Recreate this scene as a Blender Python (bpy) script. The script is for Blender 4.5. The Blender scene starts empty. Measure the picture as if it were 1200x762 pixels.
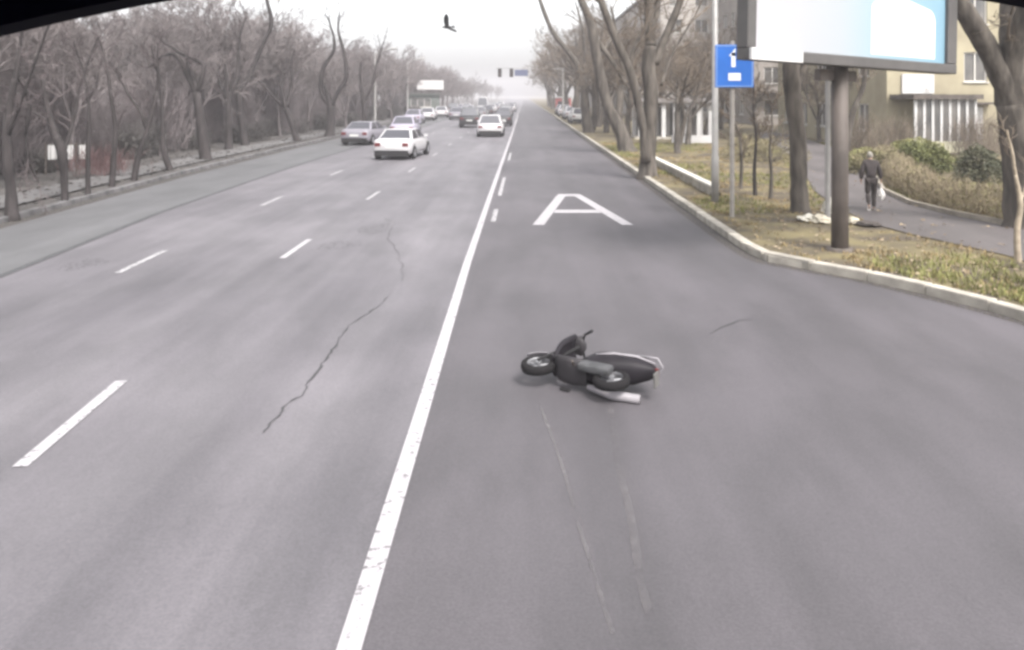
import bpy, bmesh, math, random
from mathutils import Vector, Matrix, noise

# ------------------------------------------------------------------ camera, world, sun, exposure
scene = bpy.context.scene
col = scene.collection
CAM_H, F_PX, VX, VY = 2.9, 950.0, 614.0, 112.0      # camera height (m), focal length and vanishing point in photo pixels
cam_d = bpy.data.cameras.new('camera'); cam = bpy.data.objects.new('camera', cam_d); col.objects.link(cam)
cam_d.sensor_width = 36.0; cam_d.lens = F_PX / 1200 * 36
cam_d.shift_x = -(VX - 600) / 1200; cam_d.shift_y = -(381 - VY) / 1200
cam_d.clip_start = 0.05; cam_d.clip_end = 5000
cam.location = (0, 0, CAM_H); cam.rotation_euler = (math.radians(90), 0, 0)
scene.camera = cam

world = bpy.data.worlds.new('World'); scene.world = world; world.use_nodes = True
wn = world.node_tree.nodes; wl = world.node_tree.links
SUN_EL, SUN_AZ = math.radians(52), math.radians(150)
sky = wn.new('ShaderNodeTexSky'); sky.sky_type = 'NISHITA'; sky.sun_disc = False
sky.sun_elevation = SUN_EL; sky.sun_rotation = SUN_AZ
sky.air_density = 1.0; sky.dust_density = 4.0; sky.ozone_density = 1.0
hs = wn.new('ShaderNodeHueSaturation'); hs.inputs['Saturation'].default_value = 0.12
bg = wn['Background']; bg.inputs['Strength'].default_value = 0.15
wl.new(sky.outputs[0], hs.inputs['Color']); wl.new(hs.outputs[0], bg.inputs['Color'])

sun_d = bpy.data.lights.new('sun', 'SUN'); sun_d.energy = 1.5; sun_d.angle = math.radians(16); sun_d.color = (1, 0.95, 0.89)
sun = bpy.data.objects.new('sun', sun_d); col.objects.link(sun)
sdir = Vector((math.sin(SUN_AZ) * math.cos(SUN_EL), math.cos(SUN_AZ) * math.cos(SUN_EL), math.sin(SUN_EL)))
sun.rotation_euler = sdir.to_track_quat('Z', 'Y').to_euler(); sun.location = (0, -20, 40)

scene.view_settings.view_transform = 'Standard'; scene.view_settings.look = 'None'
scene.view_settings.gamma = 1.0; scene.view_settings.use_curve_mapping = False
scene.view_settings.exposure = 1.44
scene.render.engine = 'CYCLES'
try:
    scene.cycles.pixel_filter_type = 'BLACKMAN_HARRIS'; scene.cycles.filter_width = 3.0   # the soft optics of the bus camera
    scene.cycles.max_bounces = 6; scene.cycles.volume_bounces = 1
except Exception:
    pass

# ------------------------------------------------------------------ helpers
def G(px, py, z=0.0):
    """photo pixel -> point on the level z"""
    Y = F_PX * (CAM_H - z) / (py - VY)
    return Vector(((px - VX) / F_PX * Y, Y, z))
def P(px, py, Y):
    return Vector(((px - VX) / F_PX * Y, Y, CAM_H - (py - VY) / F_PX * Y))

MATS = {}
def mat(name, color, rough=0.8, var=0.0, scale=5.0, color2=None, metallic=0.0, bump=0.0, bscale=40.0, stretch=(1, 1, 1), spec=0.3, detail=6.0, lo=0.35, hi=0.65):
    if name in MATS: return MATS[name]
    m = bpy.data.materials.new(name); m.use_nodes = True
    nt = m.node_tree; n = nt.nodes; l = nt.links; b = n['Principled BSDF']
    b.inputs['Roughness'].default_value = rough; b.inputs['Metallic'].default_value = metallic
    b.inputs['Specular IOR Level'].default_value = spec
    b.inputs['Base Color'].default_value = (*color, 1)
    if var > 0 or color2 or bump > 0:
        tc = n.new('ShaderNodeTexCoord'); mp = n.new('ShaderNodeMapping'); mp.inputs['Scale'].default_value = stretch
        l.new(tc.outputs['Object'], mp.inputs['Vector'])
    if var > 0 or color2:
        nz = n.new('ShaderNodeTexNoise'); nz.inputs['Scale'].default_value = scale; nz.inputs['Detail'].default_value = detail
        l.new(mp.outputs[0], nz.inputs['Vector'])
        cr = n.new('ShaderNodeValToRGB'); cr.color_ramp.elements[0].position = lo; cr.color_ramp.elements[1].position = hi
        c2 = color2 if color2 else tuple(min(1, c * (1 + var)) for c in color)
        c1 = color if color2 else tuple(c * (1 - var) for c in color)
        cr.color_ramp.elements[0].color = (*c1, 1); cr.color_ramp.elements[1].color = (*c2, 1)
        l.new(nz.outputs['Fac'], cr.inputs['Fac']); l.new(cr.outputs[0], b.inputs['Base Color'])
    if bump > 0:
        nb = n.new('ShaderNodeTexNoise'); nb.inputs['Scale'].default_value = bscale; nb.inputs['Detail'].default_value = 4
        l.new(mp.outputs[0], nb.inputs['Vector'])
        bp = n.new('ShaderNodeBump'); bp.inputs['Strength'].default_value = bump; bp.inputs['Distance'].default_value = 0.02
        l.new(nb.outputs['Fac'], bp.inputs['Height']); l.new(bp.outputs[0], b.inputs['Normal'])
    MATS[name] = m
    return m

class MB:
    def __init__(s): s.v = []; s.f = []
    def quad(s, a, b, c, d):
        i = len(s.v); s.v += [tuple(a), tuple(b), tuple(c), tuple(d)]; s.f.append((i, i+1, i+2, i+3))
    def poly(s, pts):
        i = len(s.v); s.v += [tuple(p) for p in pts]; s.f.append(tuple(range(i, i+len(pts))))
    def box(s, x0, x1, y0, y1, z0, z1, M=None):
        i = len(s.v)
        pts = [Vector((x, y, z)) for z in (z0, z1) for (x, y) in ((x0, y0), (x1, y0), (x1, y1), (x0, y1))]
        if M: pts = [M @ p for p in pts]
        s.v += [tuple(p) for p in pts]
        for q in ((3,2,1,0), (4,5,6,7), (0,1,5,4), (1,2,6,5), (2,3,7,6), (3,0,4,7)): s.f.append(tuple(i+k for k in q))
    def tube(s, pts, rad, n=6, cap=True):
        pts = [Vector(p) for p in pts]; base = len(s.v); prev = None
        for k, p in enumerate(pts):
            t = (pts[min(k+1, len(pts)-1)] - pts[max(k-1, 0)])
            if t.length < 1e-9: t = Vector((0, 0, 1))
            t.normalize()
            if prev is None:
                a = Vector((1, 0, 0)) if abs(t.x) < 0.8 else Vector((0, 1, 0))
                u = t.cross(a).normalized()
            else:
                u = (prev - t * prev.dot(t))
                u = u.normalized() if u.length > 1e-6 else t.orthogonal().normalized()
            prev = u; w = t.cross(u); r = rad[k] if isinstance(rad, (list, tuple)) else rad
            for j in range(n):
                a = 2 * math.pi * j / n
                s.v.append(tuple(p + (u * math.cos(a) + w * math.sin(a)) * r))
        for k in range(len(pts)-1):
            for j in range(n):
                a = base + k*n + j; b = base + k*n + (j+1) % n
                s.f.append((a, b, b+n, a+n))
        if cap:
            s.f.append(tuple(base + j for j in reversed(range(n)))); e = base + (len(pts)-1)*n
            s.f.append(tuple(e + j for j in range(n)))
    def cyl(s, a, b, r, n=16, r2=None): s.tube([a, b], [r, r if r2 is None else r2], n)
    def lathe(s, prof, axis='Z', n=24, c=(0, 0, 0)):
        base = len(s.v)
        for (r, h) in prof:
            for j in range(n):
                a = 2*math.pi*j/n; x, y = r*math.cos(a), r*math.sin(a)
                q = (x, y, h) if axis == 'Z' else ((h, x, y) if axis == 'X' else (x, h, y))
                s.v.append((q[0]+c[0], q[1]+c[1], q[2]+c[2]))
        for k in range(len(prof)-1):
            for j in range(n):
                a = base+k*n+j; b = base+k*n+(j+1) % n; s.f.append((a, b, b+n, a+n))
    def mesh(s, name, smooth=False):
        me = bpy.data.meshes.new(name); me.from_pydata(s.v, [], s.f); me.update()
        bm = bmesh.new(); bm.from_mesh(me); bmesh.ops.recalc_face_normals(bm, faces=bm.faces); bm.to_mesh(me); bm.free()
        if smooth:
            for p in me.polygons: p.use_smooth = True
        return me
    def build(s, name, m, parent=None, smooth=False, loc=None, recalc=True):
        if recalc: me = s.mesh(name, smooth)
        else:
            me = bpy.data.meshes.new(name); me.from_pydata(s.v, [], s.f); me.update()
            if smooth: me.polygons.foreach_set('use_smooth', [True]*len(me.polygons))
        return obj(name, me, m, parent, loc)

def obj(name, me, m=None, parent=None, loc=None):
    o = bpy.data.objects.new(name, me); col.objects.link(o)
    if m is not None and me is not None:
        me.materials.clear(); me.materials.append(m)
    if parent is not None: o.parent = parent
    if loc is not None: o.location = loc
    return o
def tag(o, label, cat, group=None):
    o['label'] = label; o['category'] = cat
    if group: o['group'] = group
    return o
def struct(o): o['kind'] = 'structure'; return o
def stuff(o, label, cat):
    o['kind'] = 'stuff'
    if label: o['label'] = label; o['category'] = cat
    return o
def thing(name, label, cat, loc=(0, 0, 0), rz=0.0, group=None):
    o = bpy.data.objects.new(name, None); col.objects.link(o); o.empty_display_size = 0.2
    o.location = loc; o.rotation_euler = (0, 0, rz)
    return tag(o, label, cat, group)
def copy_tree(o, parent=None):
    c = o.copy(); col.objects.link(c)
    if parent is not None: c.parent = parent
    for ch in list(KIDS.get(o.name, o.children)): copy_tree(ch, c)
    return c
KIDS = {}
def bevel_mesh(me, w, seg=2):
    bm = bmesh.new(); bm.from_mesh(me)
    bmesh.ops.remove_doubles(bm, verts=bm.verts, dist=1e-5)
    bmesh.ops.bevel(bm, geom=list(bm.edges), offset=w, segments=seg, profile=0.6, affect='EDGES', clamp_overlap=True)
    bmesh.ops.recalc_face_normals(bm, faces=bm.faces)
    bm.to_mesh(me); bm.free(); return me
def lerp_tab(tab, y):
    if y <= tab[0][0]: return tab[0][1]
    for (a, b), (c, d) in zip(tab, tab[1:]):
        if y <= c: return b + (d-b)*(y-a)/(c-a)
    return tab[-1][1]

# ------------------------------------------------------------------ materials of the setting
def asphalt(name, base, dark, light, streak=0.5, seed=0.0):
    m = bpy.data.materials.new(name); m.use_nodes = True; nt = m.node_tree; n = nt.nodes; l = nt.links; b = n['Principled BSDF']
    b.inputs['Roughness'].default_value = 0.62; b.inputs['Specular IOR Level'].default_value = 0.4
    tc = n.new('ShaderNodeTexCoord')
    def nz(scale, st, det=5, off=0.0, rough=0.55):
        mp = n.new('ShaderNodeMapping'); mp.inputs['Scale'].default_value = st; mp.inputs['Location'].default_value = (seed+off, seed*2, off)
        l.new(tc.outputs['Object'], mp.inputs['Vector'])
        t = n.new('ShaderNodeTexNoise'); t.inputs['Scale'].default_value = scale; t.inputs['Detail'].default_value = det; t.inputs['Roughness'].default_value = rough
        l.new(mp.outputs[0], t.inputs['Vector']); return t
    def ramp(t, p0, c0, p1, c1):
        r = n.new('ShaderNodeValToRGB'); e = r.color_ramp.elements
        e[0].position = p0; e[0].color = (*c0, 1); e[1].position = p1; e[1].color = (*c1, 1)
        l.new(t.outputs['Fac'], r.inputs['Fac']); return r
    def mix(a, bb, fac, mode='MIX'):
        x = n.new('ShaderNodeMix'); x.data_type = 'RGBA'; x.blend_type = mode; x.inputs['Factor'].default_value = fac
        l.new(a, x.inputs['A']); l.new(bb, x.inputs['B']); return x.outputs['Result']
    streaks = ramp(nz(1.0, (1.1, 0.035, 1), 4), 0.33, dark, 0.68, light)      # wheel-track wear along the street
    blot = ramp(nz(0.35, (1, 0.6, 1), 6, 7.3), 0.35, dark, 0.65, light)          # broad weathering
    c = mix(streaks.outputs[0], blot.outputs[0], 0.45)
    r0 = n.new('ShaderNodeRGB'); r0.outputs[0].default_value = (*base, 1)
    c = mix(r0.outputs[0], c, streak)
    grain = ramp(nz(55, (1, 1, 1), 3, 3.1, 0.7), 0.3, (0.72, 0.72, 0.73), 0.72, (1.22, 1.2, 1.22))
    c = mix(c, grain.outputs[0], 0.75, 'MULTIPLY')
    sp = ramp(nz(3.0, (1, 0.5, 1), 8, 11.0, 0.7), 0.24, (0.75, 0.74, 0.75), 0.36, (1, 1, 1))   # oil drips and repairs
    c = mix(c, sp.outputs[0], 0.8, 'MULTIPLY')
    patch = ramp(nz(1.3, (1, .35, 1), 7, 17.0, .62), .38, (.86, .86, .86), .60, (1.08, 1.07, 1.08))   # worn and scuffed areas
    c = mix(c, patch.outputs[0], 0.8, 'MULTIPLY')
    l.new(c, b.inputs['Base Color'])
    bp = n.new('ShaderNodeBump'); bp.inputs['Strength'].default_value = 0.25; bp.inputs['Distance'].default_value = 0.01
    l.new(nz(160, (1, 1, 1), 2, 1.0).outputs['Fac'], bp.inputs['Height']); l.new(bp.outputs[0], b.inputs['Normal'])
    MATS[name] = m; return m

M_ROAD = asphalt('worn_asphalt', (0.1275, 0.1215, 0.1292), (0.0833, 0.0790, 0.0859), (0.1742, 0.1649, 0.1751), 0.95, 1.0)
M_BUS = asphalt('newer_asphalt', (0.0848, 0.0792, 0.0848), (0.0656, 0.0616, 0.0656), (0.1056, 0.0976, 0.1056), 0.9, 5.0)
M_SHOULD = asphalt('grey_asphalt', (0.1080, 0.1090, 0.1116), (0.0868, 0.0868, 0.0886), (0.1257, 0.1257, 0.1284), 0.8, 9.0)
M_PATH = asphalt('path_asphalt', (0.1062, 0.0952, 0.0952), (0.0850, 0.0765, 0.0748), (0.1318, 0.1190, 0.1173), 0.8, 13.0)
M_PAVE = mat('pavement_concrete', (0.125, 0.12, 0.12), 0.9, 0.15, 1.2, bump=0.2)
def paint(name, c, wear=0.44):
    m = bpy.data.materials.new(name); m.use_nodes = True; nt = m.node_tree; n = nt.nodes; l = nt.links; b = n['Principled BSDF']
    b.inputs['Base Color'].default_value = (*c, 1); b.inputs['Roughness'].default_value = 0.7
    tc = n.new('ShaderNodeTexCoord'); t = n.new('ShaderNodeTexNoise'); t.inputs['Scale'].default_value = 14; t.inputs['Detail'].default_value = 8; t.inputs['Roughness'].default_value = 0.7
    l.new(tc.outputs['Object'], t.inputs['Vector'])
    r = n.new('ShaderNodeValToRGB'); r.color_ramp.elements[0].position = wear - 0.07; r.color_ramp.elements[1].position = wear + 0.05
    l.new(t.outputs['Fac'], r.inputs['Fac'])
    tr = n.new('ShaderNodeBsdfTransparent'); mx = n.new('ShaderNodeMixShader')
    l.new(r.outputs[0], mx.inputs['Fac']); l.new(tr.outputs[0], mx.inputs[1]); l.new(b.outputs[0], mx.inputs[2])
    l.new(mx.outputs[0], n['Material Output'].inputs['Surface']); MATS[name] = m; return m
M_PAINT = paint('white_road_paint', (0.35, 0.335, 0.35), 0.385)
M_PAINT2 = paint('faded_road_paint', (0.33, 0.32, 0.33), 0.43)
M_SCRATCH = paint('scraped_asphalt', (0.146, 0.136, 0.141), 0.50)
for nn_ in M_SCRATCH.node_tree.nodes:
    if nn_.type == 'TEX_NOISE': nn_.inputs['Scale'].default_value = 2.2; nn_.inputs['Detail'].default_value = 3
    if nn_.type == 'VALTORGB': nn_.color_ramp.elements[0].position = .36; nn_.color_ramp.elements[1].position = .80
M_CRACK_LINE = paint('crack_dirt_and_line', (0.045, 0.043, 0.045), 0.38)
M_KERB = mat('kerb_concrete', (0.34, 0.315, 0.275), 0.9, 0.22, 2.5, bump=0.25)
M_KERB_OLD = mat('old_kerb_concrete', (0.125, 0.12, 0.122), 0.9, 0.3, 2.0, bump=0.25)
for km in (M_KERB, M_KERB_OLD):                       # each stone a slightly different tone
    n_ = km.node_tree.nodes; l_ = km.node_tree.links; bs = n_['Principled BSDF']; src = bs.inputs['Base Color'].links[0].from_socket
    oi = n_.new('ShaderNodeObjectInfo'); mr = n_.new('ShaderNodeMapRange'); mr.inputs['To Min'].default_value = .78; mr.inputs['To Max'].default_value = 1.1
    hv = n_.new('ShaderNodeHueSaturation'); l_.new(oi.outputs['Random'], mr.inputs['Value']); l_.new(mr.outputs[0], hv.inputs['Value']); l_.new(src, hv.inputs['Color']); l_.new(hv.outputs[0], bs.inputs['Base Color'])
M_SOIL = mat('soil_and_dry_grass', (0.078, 0.063, 0.048), 1.0, 0, 0.9, color2=(0.165, 0.138, 0.074), bump=0.5, bscale=9, detail=9, lo=0.4, hi=0.62)
M_SOIL_L = mat('grey_park_soil', (0.060, 0.055, 0.053), 1.0, 0, 0.6, color2=(0.105, 0.097, 0.092), bump=0.5, bscale=9, detail=9)
M_GROUND = mat('far_ground', (0.12, 0.115, 0.10), 1.0, 0.3, 0.1)
M_BARK = mat('grey_bark', (0.045, 0.039, 0.034), 0.95, 0, 6, color2=(0.115, 0.100, 0.086), bump=0.8, bscale=18, stretch=(1, 1, 0.25))
M_BARK_D = mat('dark_bark', (0.022, 0.019, 0.019), 0.95, 0, 6, color2=(0.050, 0.043, 0.043), bump=0.8, bscale=18, stretch=(1, 1, 0.25))
M_TWIG = mat('mauve_twigs', (0.165, 0.144, 0.142), 0.95, 0.25, 1.0)
M_TWIG_D = mat('dark_mauve_twigs', (0.080, 0.066, 0.067), 0.95, 0.25, 1.0)
M_TWIG_R = mat('tan_twigs', (0.125, 0.100, 0.078), 0.95, 0.25, 1.0)
M_BARK_M = mat('mauve_grey_bark', (0.085, 0.074, 0.075), 0.95, 0, 6, color2=(0.135, 0.117, 0.118))
M_PALEBARK = mat('pale_bark', (0.30, 0.25, 0.19), 0.95, 0.25, 8)
M_STEEL = mat('galvanised_steel', (0.30, 0.29, 0.28), 0.5, 0.12, 3, metallic=0.2)
M_DARKSTEEL = mat('dark_painted_steel', (0.082, 0.068, 0.060), 0.6, 0.35, 3, stretch=(1, 1, .3))
M_BLACK = mat('black_plastic', (0.018, 0.017, 0.018), 0.5)
M_RUBBER = mat('tyre_rubber', (0.016, 0.015, 0.016), 0.9, spec=.1)
M_RIM = mat('alloy', (0.42, 0.42, 0.44), 0.35, metallic=0.7)
M_GLASS = mat('tinted_glass', (0.055, 0.055, 0.065), 0.1, spec=0.9)
M_RED = mat('red_lens', (0.11, 0.018, 0.02), 0.3)
M_WHITE = mat('white_panel', (0.50, 0.49, 0.485), 0.6, 0.05, 1.5)

# ------------------------------------------------------------------ ground, road, kerbs
def sheet(name, left, right, z, m, parent=None, steps=None):
    """ribbon between two polylines of equal length"""
    b = MB()
    n = len(left)
    for (x, y) in left: b.v.append((x, y, z))
    for (x, y) in right: b.v.append((x, y, z))
    for i in range(n-1): b.f.append((i, n+i, n+i+1, i+1))
    return b.build(name, m, parent)

g = MB(); g.quad((-2500, -1500, -0.06), (2500, -1500, -0.06), (2500, 4000, -0.06), (-2500, 4000, -0.06)); struct(g.build('ground', M_GROUND))
YS = [-30, 0, 4, 6, 8, 10, 12, 14, 16, 18, 20, 23, 26, 30, 35, 40, 50, 60, 80, 110, 160, 240, 400, 800]
LK = [(0, -11.0), (12, -11.3), (18.4, -11.8), (30, -12.5), (45, -12.9), (800, -12.9)]           # far kerb
LSH = [(0, -7.6), (12, -8.3), (20, -9.0), (32, -9.4), (800, -9.5)]                             # edge of the grey strip
LA = [(0, -3.85), (6.3, -3.93), (8.2, -4.08), (14.4, -4.30), (23, -4.36), (800, -4.36)]       # dashed lines
LB = [(0, -6.3), (13, -6.62), (21, -6.9), (30, -7.02), (800, -7.05)]
def LS(y): return lerp_tab([(0, -0.89), (7, -0.93), (14, -0.98), (25, -0.97), (60, -0.9), (800, -0.9)], y)
RK = [(7.15, -30), (7.15, 0), (7.05, 6), (6.85, 8.6), (6.45, 10.35), (5.95, 11.6), (5.24, 12.85), (4.62, 13.6), (4.22, 14.15), (4.1, 14.8), (4.1, 60), (4.1, 800)]
def RKX(y):
    return lerp_tab([(b, a) for a, b in RK], y)
road = struct(sheet('road', [(-13.4, y) for y in YS], [(8.0, y) for y in YS], 0.0, M_ROAD))
ysf = sorted(set(YS + [b for a, b in RK] + [9, 9.5, 11, 12.4, 13.4, 14.3]))
struct(sheet('bus_lane', [(LS(y), y) for y in ysf], [(RKX(y)+0.1, y) for y in ysf], 0.004, M_BUS))
struct(sheet('road_shoulder', [(lerp_tab(LK, y)-0.1, y) for y in YS], [(lerp_tab(LSH, y), y) for y in YS], 0.004, M_SHOULD))

def ribbon(name, pts, w, z, m, parent):
    b = MB(); n = len(pts)
    for i, p in enumerate(pts):
        a = Vector(pts[max(i-1, 0)]); c = Vector(pts[min(i+1, n-1)]); t = (c-a).normalized(); nn = Vector((t.y, -t.x))
        ww = w[i] if isinstance(w, (list, tuple)) else w
        q = Vector(p)
        b.v.append((*(q - nn*ww/2), z)); b.v.append((*(q + nn*ww/2), z))
    for i in range(n-1): b.f.append((2*i, 2*i+1, 2*i+3, 2*i+2))
    return b.build(name, m, parent)
ribbon('tar_seam', [(lerp_tab(LSH, y), y) for y in YS[1:-3]], 0.16, 0.006, paint('tar_seam', (0.072, 0.072, 0.075), 0.45), road)
# painted markings
ribbon('solid_line', [(LS(y), y) for y in (0, 3, 5, 7, 9, 11, 14, 17, 20, 25, 30, 40, 60, 90, 150, 300, 600)], 0.132, 0.010, M_PAINT, road)
for y0, y1 in ((18.6, 20.6), (23.4, 28.6), (36, 41)):
    ribbon('lane_edge_dash', [(LS(y)+0.27, y) for y in (y0, (y0+y1)/2, y1)], 0.11, 0.010, M_PAINT2, road)
k = 0
y = 6.32 - 16.2
while y < 220:
    if y > -4:
        mm = M_PAINT if y < 17 else M_PAINT2
        ribbon('lane_dash', [(lerp_tab(LA, t), t) for t in (y, y+0.95, y+1.9)], 0.12, 0.008, mm, road)
        yb = y + 6.9
        ribbon('lane_dash', [(lerp_tab(LB, t), t) for t in (yb, yb+0.95, yb+1.9)], 0.12, 0.008, M_PAINT2, road)
    y += 8.1
# big letter A on the bus lane
def letterA():
    b = MB(); z = 0.010
    def strip(p0, p1, w0, w1):
        b.quad((p0[0]-w0/2, p0[1], z), (p0[0]+w0/2, p0[1], z), (p1[0]+w1/2, p1[1], z), (p1[0]-w1/2, p1[1], z))
    cx = 1.32
    strip((cx-1.0, 18.1), (cx-0.20, 23.7), 0.26, 0.26); strip((cx+1.0, 18.1), (cx+0.20, 23.7), 0.26, 0.26)
    b.quad((cx-0.585, 19.95, z+.001), (cx+0.585, 19.95, z+.001), (cx+0.52, 20.5, z+.001), (cx-0.52, 20.5, z+.001))
    b.quad((cx-0.2, 23.25, z+.001), (cx+0.2, 23.25, z+.001), (cx+0.3, 23.75, z+.001), (cx-0.3, 23.75, z+.001))
    return b.build('letter_marking', M_PAINT, road)
letterA()
# cracks, dark curved line, oil stains, scrape marks
rng = random.Random(4)
cp = [G(310, 508), G(322, 492), G(335, 475), G(352, 465), G(362, 448), G(378, 426), G(388, 414), G(398, 396), G(408, 382), G(428, 370), G(446, 358), G(455, 346)]
pts = []
for a, b_ in zip(cp, cp[1:]):
    for t in range(5): q = a.lerp(b_, t/5); pts.append((q.x + rng.uniform(-.02, .02), q.y))
ribbon('crack_and_dark_line', pts, [rng.uniform(0.006, 0.032) for _ in pts], 0.006, M_CRACK_LINE, road)
cp = [G(474, 330), G(468, 300), G(455, 280), G(462, 262), G(450, 255)]
pts = []
for a, b_ in zip(cp, cp[1:]):
    for t in range(5): q = a.lerp(b_, t/5); pts.append((q.x + rng.uniform(-.04, .04), q.y))
ribbon('crack_and_dark_line', pts, [rng.uniform(0.004, 0.016) for _ in pts], 0.006, M_CRACK_LINE, road)
cp = [G(832, 392), G(846, 384), G(858, 380), G(866, 376), G(882, 375)]
ribbon('crack_and_dark_line', [(q.x, q.y) for q in cp], [.01, .03, .04, .025, .01], 0.009, M_CRACK_LINE, road)  # short dark curved line on the bus lane
M_STAIN = paint('oil_stain', (0.110, 0.105, 0.110), 0.60)
def stain(px, py, wpx, dy, seed):
    c = G(px, py); r = random.Random(seed); w = wpx/F_PX*c.y/2; n = 22; b = MB()
    b.poly([(c.x + w*math.cos(a)*s, c.y + dy*math.sin(a)*s, 0.006) for a, s in ((2*math.pi*i/n, r.uniform(.7, 1.15)) for i in range(n))])
    b.build('oil_stain', M_STAIN, road)
for a in ((96, 310, 48, .55, 1), (395, 288, 50, .5, 2), (440, 268, 40, .8, 3), (165, 658, 8, .05, 5)): stain(*a)
def scratch(pix, w):
    pts = []
    for (a, b_), (c, d) in zip(pix, pix[1:]):
        for t in range(6):
            q = G(a+(c-a)*t/6, b_+(d-b_)*t/6); pts.append((q.x, q.y))
    pts.append(tuple(G(*pix[-1]))[:2])
    ribbon('scrape_mark', pts, w, 0.009, M_SCRATCH, road)
scratch([(632, 474), (648, 515), (663, 560), (676, 610), (695, 670), (718, 745)], 0.030)
scratch([(715, 478), (724, 545), (738, 600), (746, 650), (752, 690), (764, 730)], 0.055)

M_GUT = paint('gutter_dirt', (0.075, 0.066, 0.058), 0.49)
gy = [0, 4, 7, 8.6, 9.5, 10.35, 11, 11.6, 12.3, 12.85, 13.3, 13.6, 13.9, 14.15, 14.5, 14.8, 16, 20, 26, 34, 45, 60, 100]
rgut = random.Random(3)
ribbon('gutter_dirt', [(RKX(y)-.10, y) for y in gy], [rgut.uniform(.2, .34) for _ in gy], 0.0085, M_GUT, road)
gy = [8, 12, 15, 18.4, 24, 30, 37, 45, 60, 100]
ribbon('gutter_dirt', [(lerp_tab(LK, y)+.16, y) for y in gy], [rgut.uniform(.3, .5) for _ in gy], 0.0085, M_GUT, road)
# kerbs: stones as separate pieces
rngk = random.Random(9)
def kerb_mesh(L, hgt, w, nm):
    b = MB(); b.box(-w/2, w/2, -L/2+0.013, L/2-0.013, -0.05, hgt)
    return bevel_mesh(b.mesh(nm), 0.02, 2)
def run_kerb(name, pts, hgt, w, m, L=1.0, ymax=60):
    bed = MB()
    for a, c in zip(pts, pts[1:]):
        t = (Vector(c)-Vector(a)).normalized(); nn = Vector((t.y, -t.x))*(w/2-0.02)
        bed.poly([(a[0]-nn.x, a[1]-nn.y, hgt-0.035), (a[0]+nn.x, a[1]+nn.y, hgt-0.035), (c[0]+nn.x, c[1]+nn.y, hgt-0.035), (c[0]-nn.x, c[1]-nn.y, hgt-0.035)])
        for s in (-1, 1):
            bed.quad((a[0]+s*nn.x, a[1]+s*nn.y, -0.02), (c[0]+s*nn.x, c[1]+s*nn.y, -0.02), (c[0]+s*nn.x, c[1]+s*nn.y, hgt-0.035), (a[0]+s*nn.x, a[1]+s*nn.y, hgt-0.035))
    root = struct(bed.build(name, m))
    me = kerb_mesh(L, hgt, w, 'kerb_stone'); me.materials.append(m)
    # walk the polyline
    segs = [Vector(p) for p in pts]; i = 0; pos = segs[0].copy()
    while True:
        rem = L; end = None
        while i < len(segs)-1:
            d = (segs[i+1]-pos).length
            if d >= rem: end = pos + (segs[i+1]-pos).normalized()*rem; break
            rem -= d; pos2 = segs[i+1].copy(); i += 1
            if end is None: pass
            start = pos if rem == L else pos
            pos = pos2
        if end is None or end.y > ymax: break
        # chord of this stone
        yield_start = run_kerb.last if run_kerb.last is not None else segs[0]
        c = (yield_start + end)/2; t = (end - yield_start)
        o = bpy.data.objects.new('kerb_stone', me); col.objects.link(o); o.parent = root
        o.location = (c.x, c.y, rngk.uniform(-0.006, 0.006)); o.rotation_euler = (rngk.uniform(-.006, .006), 0, math.atan2(t.y, t.x)-math.pi/2 + rngk.uniform(-.008, .008))
        o.scale = (1, t.length/L, 1)
        run_kerb.last = end; pos = end
    return root
run_kerb.last = None
rk = [(x+0.09, y) for x, y in RK if 0 <= y <= 60]
run_kerb('kerb', rk, 0.15, 0.19, M_KERB)
run_kerb.last = None
run_kerb('kerb', [(lerp_tab(LK, y)-0.08, y) for y in (8, 12, 15, 18.4, 24, 30, 37, 45, 60)], 0.14, 0.18, M_KERB_OLD, 1.0, 59)
# far continuation of both kerbs
b = MB(); b.box(4.1, 4.28, 59.6, 800, -0.05, 0.15); struct(b.build('kerb', M_KERB))
b = MB(); b.box(-13.07, -12.89, 58.6, 800, -0.05, 0.14); struct(b.build('kerb', M_KERB_OLD))

# verges
def vergemesh(name, inner, outer, m, nx=14, zf=None):
    b = MB(); n = len(inner)
    for (a, c) in zip(inner, outer):
        for j in range(nx+1):
            t = (j/nx)**1.6; x = a[0]+(c[0]-a[0])*t; y = a[1]+(c[1]-a[1])*t
            b.v.append((x, y, zf(x, y, t)))
    for i in range(n-1):
        for j in range(nx):
            q = i*(nx+1)+j; b.f.append((q, q+1, q+nx+2, q+nx+1))
    return struct(b.build(name, m, smooth=True))
def zr(x, y, t):
    return 0.115 + (0.045*noise.noise((x*0.7, y*0.7, 3.0)) + 0.02*noise.noise((x*2.3, y*2.3, 8.0)))*min(1, t*25)*(0.4 if y < 60 else 1)
YR = [-30, -10, 0, 3, 6, 8, 9, 10] + [10.5+0.5*i for i in range(50)] + [36+i for i in range(24)] + [62, 66, 72, 80, 95, 120, 160, 240, 400, 800]
vergemesh('verge', [(RKX(y)+0.17, y) for y in YR], [(70, y) for y in YR], M_SOIL, 26, zr)
def zl(x, y, t): return 0.10 + 0.06*noise.noise((x*0.5, y*0.5, 1.0))*min(1, max(0, t-.12)*6) + 0.0
YL = [-30, 0, 8] + [10+i for i in range(70)] + [85, 95, 110, 130, 160, 240, 400, 800]
vergemesh('park_ground', [(lerp_tab(LK, y)-0.16, y) for y in YL], [(-90, y) for y in YL], M_SOIL_L, 22, zl)
struct(sheet('pavement', [(lerp_tab(LK, y)-2.3, y) for y in YS], [(lerp_tab(LK, y)-0.85, y) for y in YS], 0.155, M_PAVE))
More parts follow.
